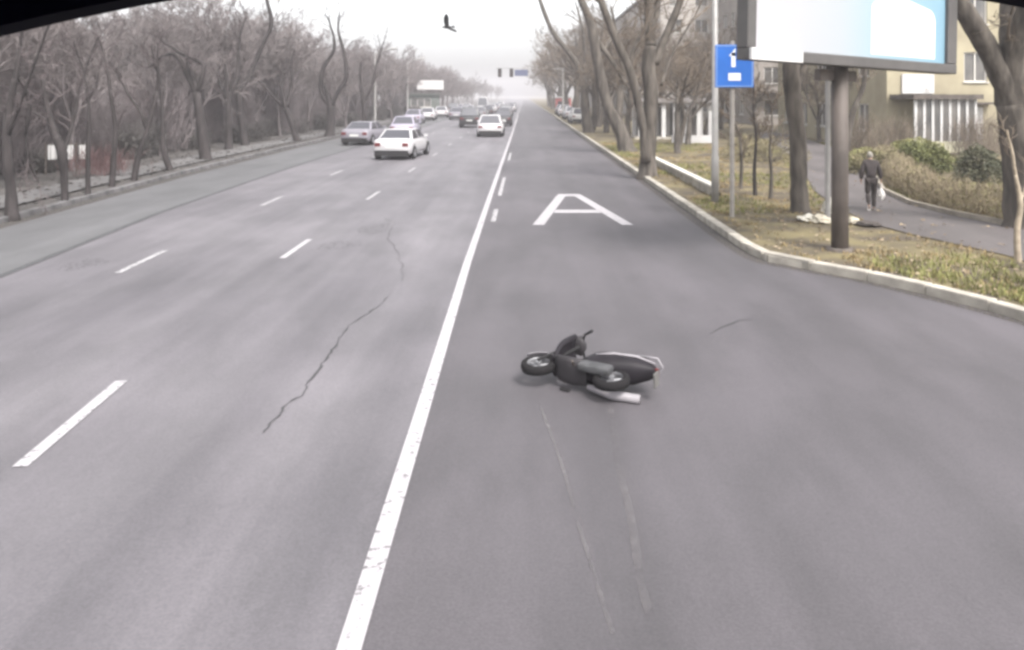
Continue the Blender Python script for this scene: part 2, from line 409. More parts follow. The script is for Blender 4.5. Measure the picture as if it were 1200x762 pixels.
pl = [(8.6, 4), (8.5, 10), (8.35, 14), (7.7, 16.3), (7.5, 17.6), (7.75, 20), (8.4, 23.4), (11.5, 34), (14, 45), (17, 60)]
pr = [(11.6, 4), (11.3, 10), (10.75, 15), (10.25, 17), (9.85, 18.8), (9.75, 20.5), (10.25, 23.2), (13.5, 32), (16.4, 43), (19.4, 60)]
struct(sheet('footpath', pl, pr, 0.140, M_PATH))
b = MB()
for a, c in zip(pl, pl[1:]): b.quad((*a, .03), (*c, .03), (*c, .1398), (*a, .1398))
struct(b.build('path_side', M_SOIL))
b = MB()
for a, c in zip(pr[1:8], pr[2:9]):
    t = (Vector(c)-Vector(a)).normalized(); nn = Vector((t.y, -t.x, 0))*0.09
    A, C = Vector((*a, 0.05)), Vector((*c, 0.05)); up = Vector((0, 0, 0.20))
    b.quad(A, C, C+up, A+up); b.quad(A+up, C+up, C+up+nn, A+up+nn); b.quad(A+nn, C+nn, C+up+nn, A+up+nn)
struct(b.build('path_edging', mat('edging_concrete', (0.27, 0.24, 0.20), 0.9, 0.25, 3)))
# ditch wall beside the kerb (irrigation channel)
dw = thing('ditch_wall', 'low pale concrete channel wall running along the verge behind the kerb', 'wall', (5.28, 29, 0.1))
b = MB()
b.box(-0.09, 0.09, -6.6, 7.2, -0.15, 0.26); o = b.build('wall_body', M_KERB, dw)
b = MB(); b.box(-0.12, 0.12, -6.62, 7.2, 0.262, 0.31); bevel_mesh(o.data, 0.01, 1); b.build('coping', mat('pale_coping', (0.50, 0.48, 0.44), 0.9, 0.15, 3), dw)
b = MB(); b.lathe([(0.001, -0.02), (0.12, -0.02), (0.12, 0.0), (0.15, 0.0), (0.15, -0.05)], 'Y', 16, (0.0, -6.62, 0.03)); b.build('culvert_mouth', M_BLACK, dw)

# ------------------------------------------------------------------ grass tufts and litter
def grass(name, spots, m, seed, hmin, hmax, label, blades=7):
    r = random.Random(seed); b = MB()
    for (x, y, z) in spots:
        for _ in range(blades):
            a = r.uniform(0, 6.283); h = r.uniform(hmin, hmax); lean = r.uniform(0.1, 0.9)*h; w = r.uniform(.006, .014)
            bx, by = x + r.gauss(0, .06), y + r.gauss(0, .06); dx, dy = math.cos(a), math.sin(a)
            i = len(b.v)
            b.v += [(bx-dy*w, by+dx*w, z), (bx+dy*w, by-dx*w, z), (bx+dx*lean*.45+dy*w*.7, by+dy*lean*.45-dx*w*.7, z+h*.65), (bx+dx*lean*.45-dy*w*.7, by+dy*lean*.45+dx*w*.7, z+h*.65), (bx+dx*lean, by+dy*lean, z+h)]
            b.f += [(i, i+1, i+2, i+3), (i+3, i+2, i+4)]
    return stuff(b.build(name, m, recalc=False), label, 'grass')
def on_path(x, y):
    xa = lerp_tab([(q, p) for p, q in pl], y); xb = lerp_tab([(q, p) for p, q in pr], y); return xa-0.05 < x < xb+0.15
rg = random.Random(21); sd, sg = [], []
while len(sd) < 5200:
    y = 10 + 38*rg.random()**1.5; x = RKX(y) + 0.4 + 14*rg.random()**1.3
    if on_path(x, y): continue
    nv = noise.noise((x*0.45, y*0.35, 5.5))
    if y < 19 and x < 7.4: nv -= 0.35
    if nv > 0.12 and rg.random() < 0.8: sg.append((x, y, 0.10))
    elif nv > -0.12 or rg.random() < 0.06: sd.append((x, y, 0.10))
    if len(sd)+len(sg) > 8200: break
grass('dry_grass', sd, mat('straw_blades', (0.25, 0.19, 0.095), 0.9, 0.3, 2), 3, .03, .10, 'short straw coloured dead grass scattered over the verge soil')
grass('verge_grass', sg, mat('olive_blades', (0.165, 0.165, 0.060), 0.9, 0.3, 2), 5, .04, .13, 'olive green spring grass in patches on the verge')
# fallen leaves and crumbs
r = random.Random(8); b = MB()
for _ in range(2600):
    y = 10 + 26*r.random()**1.4; x = RKX(y) + 0.25 + 7*r.random()
    if on_path(x, y) and r.random() < .8: continue
    s = r.uniform(.025, .06); a = r.uniform(0, 6.28); M = Matrix.Translation((x, y, 0.178 if on_path(x, y) else 0.145)) @ Matrix.Rotation(a, 4, 'Z') @ Matrix.Rotation(r.uniform(-.6, .6), 4, 'X')
    b.poly([M @ Vector(q) for q in ((-s, 0, 0), (0, -s*.6, s*.3), (s, 0, 0), (0, s*.6, s*.2))])
stuff(b.build('leaf_litter', mat('dead_leaves', (0.16, 0.11, 0.065), 0.95, 0, 30, color2=(0.34, 0.28, 0.20)), recalc=False), 'small dead leaves strewn along the verge', 'leaves')
r = random.Random(18); b = MB()
for _ in range(5000):
    y = 12 + 60*r.random()**1.5; x = lerp_tab(LK, y) - 0.3 - 16*r.random()**1.4
    s = r.uniform(.03, .09); a = r.uniform(0, 6.28); M = Matrix.Translation((x, y, 0.17)) @ Matrix.Rotation(a, 4, 'Z') @ Matrix.Rotation(r.uniform(-.6, .6), 4, 'X')
    b.poly([M @ Vector(q) for q in ((-s, 0, 0), (0, -s*.6, s*.3), (s, 0, 0), (0, s*.6, s*.2))])
stuff(b.build('leaf_litter', mat('grey_dead_leaves', (0.05, 0.045, 0.042), 0.95, 0, 30, color2=(0.10, 0.09, 0.08)), recalc=False), 'grey dead leaves under the trees of the park strip', 'leaves')

# ------------------------------------------------------------------ trees
def rot_about(d, ang, az):
    o = d.orthogonal().normalized(); o = Matrix.Rotation(az, 3, d) @ o
    return (d*math.cos(ang) + o*math.sin(ang)).normalized()
def branch(mb, p, d, L, r0, r1, r, nseg, sides, wob, up):
    pts = [p.copy()]; rad = [r0]; q = p.copy(); dd = d.copy()
    for k in range(nseg):
        dd = (dd + Vector((r.gauss(0, wob), r.gauss(0, wob), r.gauss(0, wob)+up))).normalized()
        q = q + dd*(L/nseg); pts.append(q.copy()); rad.append(r0+(r1-r0)*(k+1)/nseg)
    mb.tube(pts, rad, sides, cap=False)
    return pts, rad
def spray(crown, pts, rad, L, r, lev, n, spread=(0.45, 1.0), up=0.10, minr=0.009):
    """side shoots along a branch, recursively down to twigs"""
    m = len(pts)-1
    for i in range(n):
        t = 0.25 + 0.75*(i + r.random())/n; f = t*m; k = min(int(f), m-1); q = pts[k].lerp(pts[k+1], f-k)
        d = (pts[k+1]-pts[k]).normalized(); rr = rad[k]+(rad[k+1]-rad[k])*(f-k)
        dd = rot_about(d, r.uniform(*spread), r.uniform(0, 6.28)); l2 = L*r.uniform(.6, 1.15)*(1.1-.4*t)
        r0 = max(minr, min(rr*.6, 0.02*l2*1.2)); r1 = max(minr*.55, r0*.35)
        p2, q2 = branch(crown, q, dd, l2, r0, r1, r, 3 if lev > 0 else 2, 4 if lev > 1 else 3, 0.16, up)
        if lev > 0: spray(crown, p2, q2, l2*.55, r, lev-1, n if lev > 1 else n+1, spread, up, minr)
TREE_ME = []
def make_tree_meshes(seed, H, style, low=False):
    r = random.Random(seed); tr, cr = MB(), MB()
    fork = H*(r.uniform(.12, .24) if low else r.uniform(.2, .34)); R = (0.013 if low else 0.022)*H*r.uniform(.85, 1.15)
    lean = Vector((r.gauss(0, .10), r.gauss(0, .10), 1)).normalized()
    p0 = Vector((0, 0, -0.15))
    pts, rad = branch(tr, p0, lean, fork+.15, R*1.15, R*.85, r, 5, 8, .06, .03)
    rad0 = rad[-1]; tops = []
    for i in range(r.choice((2, 3, 3, 4))):
        d = rot_about((pts[-1]-pts[-2]).normalized(), r.uniform(.15, .45) if low else r.uniform(.25, .62), i*2.2 + r.uniform(-.5, .5))
        L = (H-fork)*r.uniform(.5, .72)
        a, b_ = branch(tr, pts[-1] - d*0.05, d, L, rad0*.72, rad0*.30, r, 6, 6, .16, .08); tops.append((a, b_, L))
        for _ in range(2):
            k = r.randint(2, 4); d2 = rot_about((a[k+1]-a[k]).normalized(), r.uniform(.4, .9), r.uniform(0, 6.28))
            c, e = branch(tr, a[k], d2, L*.55, b_[k]*.7, b_[k]*.25, r, 5, 5, .18, .10); tops.append((c, e, L*.55))
    for a, b_, L in tops: spray(cr, a, b_, min(2.1, L*.5+.5), r, 2, 6 if style else 7, minr=0.011)
    m1 = tr.mesh('trunk', True); m2 = bpy.data.meshes.new('crown'); m2.from_pydata(cr.v, [], cr.f); m2.update()
    return m1, m2
def place_tree(meshes, x, y, s, rz, label, group, mt, mc, z=0.1):
    t = thing('bare_tree', label, 'tree', (x, y, z), rz, group)
    for nm, me in (('trunk', meshes[0]), ('crown', meshes[1])):
        o = bpy.data.objects.new(nm, me); col.objects.link(o); o.parent = t
    t.scale = (s, s, s); return t
LEFTV = [make_tree_meshes(100+i, 8.0, i % 2, True) for i in range(7)]
for a, b_ in LEFTV: a.materials.append(M_BARK_M); b_.materials.append(M_TWIG)
RIGHTV = [make_tree_meshes(200+i, 11.0, i % 2) for i in range(4)]
for a, b_ in RIGHTV: a.materials.append(M_BARK); b_.materials.append(M_TWIG_R)

def traced_tree(label, base_px, limbs, seed, bark, twig, z=0.1, grow=1.5, lev=2, group=None, sprayn=5, twigs_from=1):
    """limbs: lists of (px, py, width_px, depth offset m); the base stands on the ground at base_px"""
    B = G(base_px[0], base_px[1], z); r = random.Random(seed); tr, cr = MB(), MB()
    t = thing('bare_tree', label, 'tree', B, 0, group); lastp = None
    for li, limb in enumerate(limbs):
        pts = [P(q[0], q[1], B.y + q[3]) - B for q in limb]; rad = [q[2]/2/F_PX*(B.y+q[3]) for q in limb]
        P2, R2 = [], []
        for k in range(len(pts)-1):                              # catmull-rom smoothing
            a = pts[max(k-1, 0)]; b_, c = pts[k], pts[k+1]; d = pts[min(k+2, len(pts)-1)]
            for j in range(4):
                u = j/4; P2.append(0.5*((2*b_)+(c-a)*u+(2*a-5*b_+4*c-d)*u*u+(3*b_-a-3*c+d)*u**3)); R2.append((rad[k]+(rad[k+1]-rad[k])*u)*r.uniform(.93, 1.07))
        P2.append(pts[-1]); R2.append(rad[-1])
        if li == 0:
            P2.insert(0, P2[0]-Vector((0, 0, .2))); R2.insert(0, R2[0]*1.25); R2[1] *= 1.12
        tr.tube(P2, R2, 9 if rad[0] > .1 else 6)
        n2 = len(P2)
        # continue the limb upward out of the last traced point
        d = (P2[-1]-P2[-2]).normalized()
        if grow > 0:
            a, b_ = branch(tr, P2[-1], d, grow, R2[-1], max(.02, R2[-1]*.35), r, 5, 6, .12, .06)
            spray(cr, a, b_, grow*.7, r, lev, sprayn)
        h = max(1, int(n2*.45)) if li == 0 else 1
        if li >= twigs_from or len(limbs) == 1: spray(cr, P2[h:], R2[h:], max(.7, grow*.6), r, lev, sprayn)
    tr.build('trunk', bark, t, True)
    if cr.v: cr.build('crown', twig, t, recalc=False)
    return t

GL = 'bare street trees along the far kerb'
TL = lambda label, base, limbs, seed, **k: traced_tree(label, base, limbs, seed, M_BARK_D, M_TWIG_D, group=GL, lev=2, sprayn=4, **k)
TL('dark bare tree with a drooping arched limb beside the white banner', (14, 254), [[(14, 254, 17, 0), (13, 225, 12, 0), (8, 165, 10, 0), (12, 123, 8, 0), (18, 92, 6, 0)], [(14, 112, 6, 0), (19, 92, 6, .1), (29, 101, 5.5, .2), (34, 126, 5, .3), (30, 158, 3.5, .3)], [(9, 160, 6, 0), (24, 120, 4, -.3), (45, 62, 3, -.5)]], 31, grow=1.3)
TL('slim dark bare tree with a V-shaped crotch in front of the white banner', (76, 237), [[(76, 237, 8, 0), (75, 205, 8, 0), (73, 180, 11, 0), (66, 160, 9, 0)], [(68, 165, 7, 0), (61, 146, 5, 0), (40, 132, 3, .2)], [(74, 178, 7, 0), (84, 150, 4, .3), (92, 110, 3, .4)]], 32, grow=1.6)
TL('thin straight dark bare tree beside the reddish shrub', (103, 229), [[(103, 229, 6, 0), (103, 190, 5, 0), (104, 150, 4, 0), (104, 122, 3, 0)]], 33, grow=1.8)
TL('thin bare tree leaning slightly towards the road behind the reddish shrub', (130, 219), [[(131, 219, 7, 0), (133, 188, 6, 0), (135, 150, 5, 0), (129, 106, 4, 0)]], 34, grow=1.8)
TL('bare tree leaning to one side with a steep single stem before the grey kiosk', (157, 212), [[(157, 212, 7, 0), (162, 184, 7, 0), (175, 145, 5, .2), (184, 107, 4, .3)], [(172, 152, 5, .2), (166, 134, 4, .2), (157, 120, 3, .2)]], 35, grow=1.6)
TL('bare tree leaning back against its neighbour before the grey kiosk', (200, 200), [[(200, 200, 7, 0), (192, 176, 7, 0), (190, 140, 5, .2), (189, 100, 4, .2)]], 36, grow=1.6)
TL('thick dark bare tree whose limb bends over in a sharp elbow', (241, 188), [[(241, 188, 15, 0), (237, 155, 12, 0), (230, 108, 9, 0)], [(231, 112, 8, 0), (219, 86, 7, 0), (206, 64, 5, 0), (190, 66, 3, .2)], [(231, 108, 7, 0), (239, 80, 6, 0), (233, 72, 5, .1), (214, 64, 4, .2)]], 37, grow=1.5)
TL('dark bare tree with a short stub fork next to the elbowed tree', (268, 176), [[(268, 176, 9, 0), (268, 140, 8, 0), (267, 116, 7, 0)], [(268, 120, 6, 0), (260, 104, 4, .2)], [(267, 118, 6, 0), (277, 92, 5, .3), (280, 60, 4, .4)]], 38, grow=1.8)
TL('tall dark bare tree with one long limb sweeping up and outward', (287, 170), [[(287, 170, 10, 0), (282, 135, 8, 0), (279, 108, 7, 0)], [(279, 110, 6, 0), (295, 82, 6, 0), (308, 52, 5, 0), (318, 28, 5, 0), (313, 2, 4, 0)]], 39, grow=1.2)
TL('bare tree forking low into a spreading Y', (348, 166), [[(348, 166, 8, 0), (342, 145, 7, 0), (335, 127, 6, 0)], [(336, 128, 5, 0), (324, 117, 4, .2), (314, 106, 3, .3)], [(336, 126, 5, 0), (340, 108, 4, .2), (342, 96, 3, .2)]], 40, grow=2.0)
TL('dark bare tree with two tall limbs curved like a lyre', (386, 160), [[(386, 160, 13, 0), (388, 138, 9, 0), (387, 124, 8, 0)], [(387, 124, 6, 0), (376, 107, 6, 0), (379, 80, 5, 0), (391, 60, 4, 0), (391, 42, 3, 0)], [(388, 124, 6, 0), (396, 108, 5, 0), (406, 90, 5, 0), (403, 62, 4, 0), (397, 40, 3, 0)]], 41, grow=1.6)
TL('stocky bare tree close behind the silver sedan', (428, 157), [[(428, 157, 8, 0), (427, 130, 6, 0), (424, 108, 5, 0)], [(426, 120, 4, 0), (436, 100, 3, .2), (440, 80, 2.5, .3)]], 42, grow=2.2)

# the wood behind: individual copies
rt = random.Random(77); spots = []
def free(x, y, dmin): return all((x-a)**2+(y-b_)**2 > dmin*dmin for a, b_ in spots)
tries = 0
while len(spots) < 190 and tries < 9000:
    tries += 1
    y = 16 + 190*rt.random()**1.25; x = -16.6 - (24 if y < 90 else 13)*rt.random()**1.1
    if abs(x/y) > 0.86: continue
    if free(x, y, 1.7 if y < 60 else 2.6): spots.append((x, y))
LAND = [(14, 'the arched dark tree and the banner'), (76, 'the V-crotched slim tree'), (118, 'the reddish shrub'), (158, 'the grey kiosk'), (205, 'the dark green kiosk'), (241, 'the elbowed thick tree'), (287, 'the tall sweeping tree'), (348, 'the low forked tree'), (386, 'the lyre-shaped tree'), (428, 'the silver sedan'), (470, 'the lamp posts'), (505, 'the green roadside kiosk'), (545, 'the end of the queue')]
for i, (x, y) in enumerate(spots):
    lm = min(LAND, key=lambda q: abs(q[0] - (VX + F_PX*x/y)))[1]
    s = rt.uniform(.85, 1.15)*(1.02 if y < 45 else 1.2)
    place_tree(LEFTV[i % 7], x, y, s, rt.uniform(0, 6.28), 'bare twiggy park tree standing back behind ' + lm, 'bare trees massed in the park strip', None, None)
for i in range(14):
    y = 62 + i*11 + rt.uniform(-2, 2)
    if 94 < y < 126: continue
    place_tree(LEFTV[(i*3) % 7], -13.9+rt.uniform(-.4, .4), y, rt.uniform(.85, 1.0), rt.uniform(0, 6.28), 'bare tree in the kerbside row past the silver sedan', 'kerbside row past the sedan', None, None)
for i in range(16):
    y = 225 + i*14; place_tree(LEFTV[i % 7], -13-rt.uniform(0, 10), y, rt.uniform(1.0, 1.25), rt.uniform(0, 6.28), 'pale hazy bare tree where the street fades out', 'hazy trees at the end of the street', None, None)

# near verge
TR = lambda label, base, limbs, seed, **k: traced_tree(label, base, limbs, seed, M_BARK, M_TWIG_R, group='bare trees on the verge by the bus lane', **k)
TR('big bare tree with crossing trunks and a sawn-off limb beside the channel wall', (760, 207),
   [[(759, 207, 24, 0), (760, 180, 18, 0), (762, 150, 17, 0), (763, 107, 17, 0), (760, 80, 17, 0), (762, 54, 15, 0)],
    [(757, 190, 12, -.2), (752, 140, 10, -.3), (738, 82, 10, -.4), (722, 47, 9, -.5), (704, 0, 8, -.6)],
    [(762, 56, 12, 0), (761, 25, 12, .1), (760, -5, 11, .2)], [(768, 75, 9, 0), (777, 50, 10, .2), (790, 20, 9, .4), (801, -8, 8, .5)],
    [(736, 84, 6, -.4), (744, 56, 6, -.2), (757, 31, 6, 0)], [(706, 5, 5, -.6), (690, -10, 5, -.8)], [(775, 100, 4, 0), (785, 70, 4, .5), (800, 42, 3, .8)]], 61, grow=2.2)
TR('leaning bare tree with one long trunk bent over the bus lane', (733, 178),
   [[(735, 178, 22, 0), (728, 155, 16, 0), (711, 120, 13, 0), (700, 70, 12, 0), (693, 30, 11, 0), (681, 0, 9, 0)],
    [(724, 150, 9, .2), (727, 110, 9, .5), (731, 88, 8, .8), (727, 60, 6, 1)], [(700, 70, 6, 0), (712, 52, 5, .4), (722, 40, 4, .6)], [(697, 45, 7, 0), (716, 70, 5, 0.2), (724, 84, 4, .3)]], 62, grow=2.4)
TR('clump of slim bare stems curving over the bus lane', (692, 156),
   [[(690, 156, 14, 0), (686, 130, 11, 0), (684, 100, 9, 0), (676, 75, 7, 0), (662, 56, 6, 0), (648, 38, 5, 0), (638, 15, 5, 0), (632, -2, 4, 0)],
    [(694, 152, 8, .3), (699, 125, 8, .6), (697, 100, 6, .8), (700, 70, 5, 1)], [(682, 95, 5, 0), (686, 70, 4, .5), (684, 40, 4, .7)]], 63, grow=2.6)
TR('thick straight grey trunk standing behind the blue road sign under the billboard', (938, 250),
   [[(938, 250, 24, 0), (936, 215, 19, 0), (935, 160, 19, 0), (929, 110, 20, 0), (927, 70, 19, 0), (930, 20, 17, 0), (925, -40, 15, 0)], [(931, 105, 10, 0), (942, 80, 8, .2), (950, 50, 7, .3)]], 64, grow=2.5)
TR('massive forked tree trunk at the bend of the footpath by the hedge', (1212, 268),
   [[(1206, 268, 58, 0), (1200, 210, 46, 0), (1194, 160, 42, 0), (1189, 122, 42, 0)], [(1189, 128, 30, 0), (1178, 100, 26, -.1), (1158, 58, 24, -.2), (1136, 22, 22, -.3), (1112, -20, 19, -.4), (1085, -70, 15, -.6)],
    [(1190, 130, 28, .1), (1188, 90, 27, .3), (1184, 50, 26, .4), (1186, 0, 25, .5), (1192, -60, 20, .7)]], 65, grow=2.5, twigs_from=9)
traced_tree('slender pale sapling between the footpath and the kerb', (1192, 308), [[(1193, 308, 8, 0), (1192, 270, 7, 0), (1196, 240, 6, 0), (1190, 205, 4, 0)], [(1194, 240, 4, 0), (1207, 205, 3, .1), (1214, 170, 2, .2)]], 66, M_PALEBARK, M_TWIG_R, grow=.8, lev=1)
traced_tree('dark young sapling with tan twigs left of the straight grey trunk', (885, 230), [[(885, 230, 5, 0), (884, 200, 4, 0), (886, 165, 3, 0), (884, 140, 2, 0)]], 67, M_BARK_D, M_TWIG_R, grow=1.0, lev=2)
traced_tree('thin young sapling nearest the straight grey trunk', (903, 234), [[(903, 234, 5, 0), (904, 205, 4, 0), (902, 175, 3, 0), (905, 150, 2, 0)]], 68, M_BARK, M_TWIG_R, grow=1.0, lev=2)
traced_tree('slim dark sapling rising just behind the sign post', (868, 222), [[(868, 222, 5, 0), (869, 190, 4, 0), (867, 160, 3, 0)]], 69, M_BARK, M_TWIG_R, grow=1.0, lev=2)
traced_tree('dark leaning tree half hidden by the billboard post', (990, 205), [[(988, 205, 9, 0), (992, 170, 8, 0), (1000, 130, 7, 0), (1012, 100, 6, 0), (1015, 60, 5, 0)]], 70, M_BARK, M_TWIG_R, grow=2.0, lev=2)
for i in range(16):
    y = 76 + i*9.5 + rt.uniform(-2, 2); x = 5.6 + rt.uniform(-.2, 1.6)
    place_tree(RIGHTV[i % 4], x, y, rt.uniform(1.15, 1.4), rt.uniform(0, 6.28), 'tall bare tree in the row past the curving stems', 'row of verge trees receding by the bus lane', None, None)
for (x, y, s) in ((9.5, 58, .8), (11, 68, .9), (13.5, 62, .8), (16, 66, .9), (20, 52, .7), (9, 95, .9), (12, 110, 1), (24, 60, .8), (9.3, 46, .62), (14.5, 50, .6), (7.4, 39, .6), (8.6, 45, .7), (6.8, 53, .8), (8.0, 58, .8), (6.2, 61, .85), (6.6, 72, .9), (7.6, 78, .9), (9.2, 84, 1.0), (11.5, 88, 1.0), (17.5, 48, .55), (20.5, 44, .5), (12.5, 56, .8), (10.2, 62, .8), (15, 74, .9), (18.5, 72, .9), (22.5, 50, .5)):
    place_tree(RIGHTV[int(x*3) % 4], x, y, s, rt.uniform(0, 6.28), 'bare tree in the yards before the apartment blocks', 'trees in the yards of the blocks', None, None)

# ------------------------------------------------------------------ hedges and bushes
def twig_mass(inside, n, seed, lmin, lmax, rad=0.006):
    r = random.Random(seed); b = MB()
    for _ in range(n):
        p = inside(r); d = Vector((r.gauss(0, .35), r.gauss(0, .35), 1)).normalized(); L = r.uniform(lmin, lmax)
        q = p + d*L*.5; e = q + (d+Vector((r.gauss(0, .3), r.gauss(0, .3), 0))).normalized()*L*.5
        b.tube([p, q, e], [rad, rad*.8, rad*.4], 3, cap=False)
    return b
def leaves_in(inside, n, seed, s0, s1):
    r = random.Random(seed); b = MB()
    for _ in range(n):
        p = inside(r); s = r.uniform(s0, s1); M = Matrix.Translation(p) @ Matrix.Rotation(r.uniform(0, 6.28), 4, 'Z') @ Matrix.Rotation(r.uniform(-1.2, 1.2), 4, 'X') @ Matrix.Rotation(r.uniform(-1, 1), 4, 'Y')
        b.poly([M @ Vector(q) for q in ((-s, 0, 0), (0, -s*.45, s*.1), (s, 0, 0), (0, s*.45, s*.1))])
    return b
hp = [Vector(q) for q in ((11.75, 16.2, 0), (11.0, 18.0, 0), (10.55, 19.6, 0), (10.65, 21.3, 0), (11.2, 23.6, 0), (13.0, 28.4, 0), (14.8, 33.5, 0))]
hl = [(b_-a).length for a, b_ in zip(hp, hp[1:])]
def hedge_pt(zmax):
    def f(r):
        t = r.random()*sum(hl); i = 0
        while t > hl[i]: t -= hl[i]; i += 1
        p = hp[i].lerp(hp[i+1], t/hl[i]); d = (hp[i+1]-hp[i]).normalized(); w = r.uniform(-.42, .42)
        hh = zmax*(0.85+.25*noise.noise((p.x*.9, p.y*.9, 2)))*(1-.5*(abs(w)/.42)**3)
        return p + Vector((d.y, -d.x, 0))*w + Vector((0, 0, 0.1 + hh*r.random()))
    return f
h = thing('hedge', 'long straw-brown clipped hedge along the far edge of the footpath', 'hedge', (0, 0, 0))
twig_mass(hedge_pt(.75), 6500, 4, .12, .4, .008).build('stems', mat('hedge_stems', (0.19, 0.155, 0.105), .95, .3, 3), h, recalc=False)
leaves_in(hedge_pt(.95), 9000, 6, .02, .05).build('foliage', mat('hedge_leaves', (0.155, 0.135, 0.075), .9, 0, 1.5, color2=(0.22, 0.20, 0.10)), h, recalc=False)
def ell(c, rx, ry, rz):
    def f(r):
        while True:
            v = Vector((r.uniform(-1, 1), r.uniform(-1, 1), r.uniform(-.3, 1)))
            if v.length < 1 and r.random() < .15 + v.length**2:
                k = 1 + .28*noise.noise(v*1.7 + Vector(c))
                return Vector((c[0]+v.x*rx*k, c[1]+v.y*ry*k, max(.12, c[2]+v.z*rz*k)))
    return f
def bush(name, label, c, rx, ry, rz, n, m, seed, leaf=(.04, .08)):
    t = thing(name, label, 'bush', (0, 0, 0))
    leaves_in(ell(c, rx, ry, rz), n, seed, *leaf).build('foliage', m, t, recalc=False)
    r = random.Random(seed); b = MB()
    for _ in range(14):
        e = Vector((c[0]+r.uniform(-.7, .7)*rx, c[1]+r.uniform(-.7, .7)*ry, c[2]+rz*r.uniform(.1, .7)))
        b.tube([(c[0]+r.uniform(-.2, .2)*rx, c[1], .05), ((c[0]+e.x)/2, (c[1]+e.y)/2, e.z*.6), e], [.03, .02, .01], 4)
    b.build('stems', M_BARK, t)
    return t
GREEN = mat('evergreen_leaves', (0.075, 0.085, 0.030), .8, 0, 2, color2=(0.145, 0.150, 0.055))
DGREEN = mat('dark_evergreen_leaves', (0.060, 0.065, 0.040), .8, 0, 2, color2=(0.115, 0.112, 0.070))
YGREEN = mat('yellow_green_leaves', (0.16, 0.16, 0.06), .8, 0, 2, color2=(0.24, 0.235, 0.10))
bush('evergreen_bush', 'wide flat-topped green bush behind the straw hedge', (14.2, 29, .45), 1.15, .9, .75, 5200, GREEN, 1)
bush('evergreen_bush', 'low olive bush stretching towards the veranda', (12.7, 30, .35), 1.0, .8, .6, 3500, YGREEN, 2)
bush('rounded_bush', 'dark rounded bush below the white door', (14.6, 26, .35), .75, .7, .95, 3500, DGREEN, 3)
bush('evergreen_bush', 'yellow green bush at the foot of the veranda wall', (16.5, 34, .35), 1.3, .8, .75, 3200, YGREEN, 4)
for i, (px, py, rx, lab) in enumerate(((1030, 205, 1.2, 'yellowish low bush near the walking person'), (905, 190, 1.6, 'pale tan bush among the saplings'), (875, 185, 1.2, 'tan scrub behind the sign post'))):
    q = G(px, py, .1); bush('dry_bush', lab, (q.x, q.y, .35), rx, .8, .8, 2200, mat('tan_leaves', (0.19, 0.165, 0.095), .9, .3, 2), 10+i, (.03, .06))
for i, (x, y, lab) in enumerate(((15.6, 37.5, 'bare scrubby shrub left of the veranda'), (17.6, 38.2, 'bare scrubby shrub before the veranda corner'), (20.6, 37.4, 'bare scrubby shrub between veranda and white door'), (22.4, 38.5, 'bare scrubby shrub beside the white door'))):
    t = thing('bare_shrub', lab, 'shrub', (x, y, .1), 0, 'scrub before the beige block')
    twig_mass(lambda r: Vector((r.gauss(0, .55), r.gauss(0, .4), 1.3*r.random()**1.3)), 520, 300+i, .4, 1.1, .009).build('stems', M_TWIG_R, t, recalc=False)
# park strip shrubs on the far side
RSH = mat('reddish_twigs', (0.125, 0.075, 0.075), .95, .3, 2)
q = G(118, 207, .1); t = thing('reddish_shrub', 'reddish brown bare shrub between two thin trees', 'shrub', q)
twig_mass(lambda r: Vector((r.gauss(0, .5), r.gauss(0, .4), r.uniform(0, .55))), 420, 5, .3, .8, .009).build('stems', RSH, t, recalc=False)
t['group'] = 'shrubs in the park strip'
HM = mat('dull_hedge_twigs', (0.10, 0.09, 0.088), .95, .3, 2); HL = mat('dull_hedge_leaves', (0.085, 0.080, 0.075), .9, .35, 2)
sme = []
for i in range(3):
    f = lambda r: Vector((r.uniform(-1.6, 1.6), r.uniform(-.5, .5), .0+r.random()**.8*.85))
    a = twig_mass(f, 1300, 50+i, .15, .45, .010).build('stems', HM, None, recalc=False).data
    c = leaves_in(f, 2600, 60+i, .04, .09).build('foliage', HL, None, recalc=False).data
    sme.append((a, c))
for o in [o for o in col.objects if o.parent is None and o.name.split('.')[0] in ('stems', 'foliage')]: bpy.data.objects.remove(o)
rs = random.Random(5)
for i in range(44):
    y = 15 + i*3.1 + rs.uniform(-.4, .4); x = (-17.0 if i % 2 else -20.5) + rs.uniform(-.6, .6)
    t = thing('leafless_hedge', 'dull leafless hedge clump between the trunks of the park strip', 'hedge', (x, y, .08), math.pi/2 + rs.uniform(-.15, .15), 'hedge clumps in the park strip')
    s = rs.uniform(.85, 1.25); t.scale = (s, s, s*rs.uniform(.8, 1.3))
    for nm, me in zip(('stems', 'foliage'), sme[i % 3]):
        o = bpy.data.objects.new(nm, me); col.objects.link(o); o.parent = t

tme = []
MT = mat('mauve_thicket_twigs', (0.165, 0.142, 0.144), .95, .25, 1)
for i in range(3):
    f = lambda r: Vector((r.uniform(-1.9, 1.9), r.uniform(-.9, .9), 2.3*r.random()**1.15))
    bq = twig_mass(f, 1500, 80+i, .7, 1.6, .012); mq = bpy.data.meshes.new('stems'); mq.from_pydata(bq.v, [], bq.f); mq.update(); mq.materials.append(MT); tme.append(mq)
for i in range(66):
    y = 22 + 120*rs.random()**1.3; x = -22 - 20*rs.random()
    if i < 22: y = 17 + i*3.4; x = -17.5 - rs.uniform(.5, 3)
    t = thing('leafless_thicket', 'tall mauve leafless thicket filling the gaps between park trees', 'thicket', (x, y, .08), rs.uniform(.6, 2.4), 'leafless thickets in the park strip')
    s = rs.uniform(.85, 1.3); t.scale = (s, s, s)
    o = bpy.data.objects.new('stems', tme[i % 3]); col.objects.link(o); o.parent = t

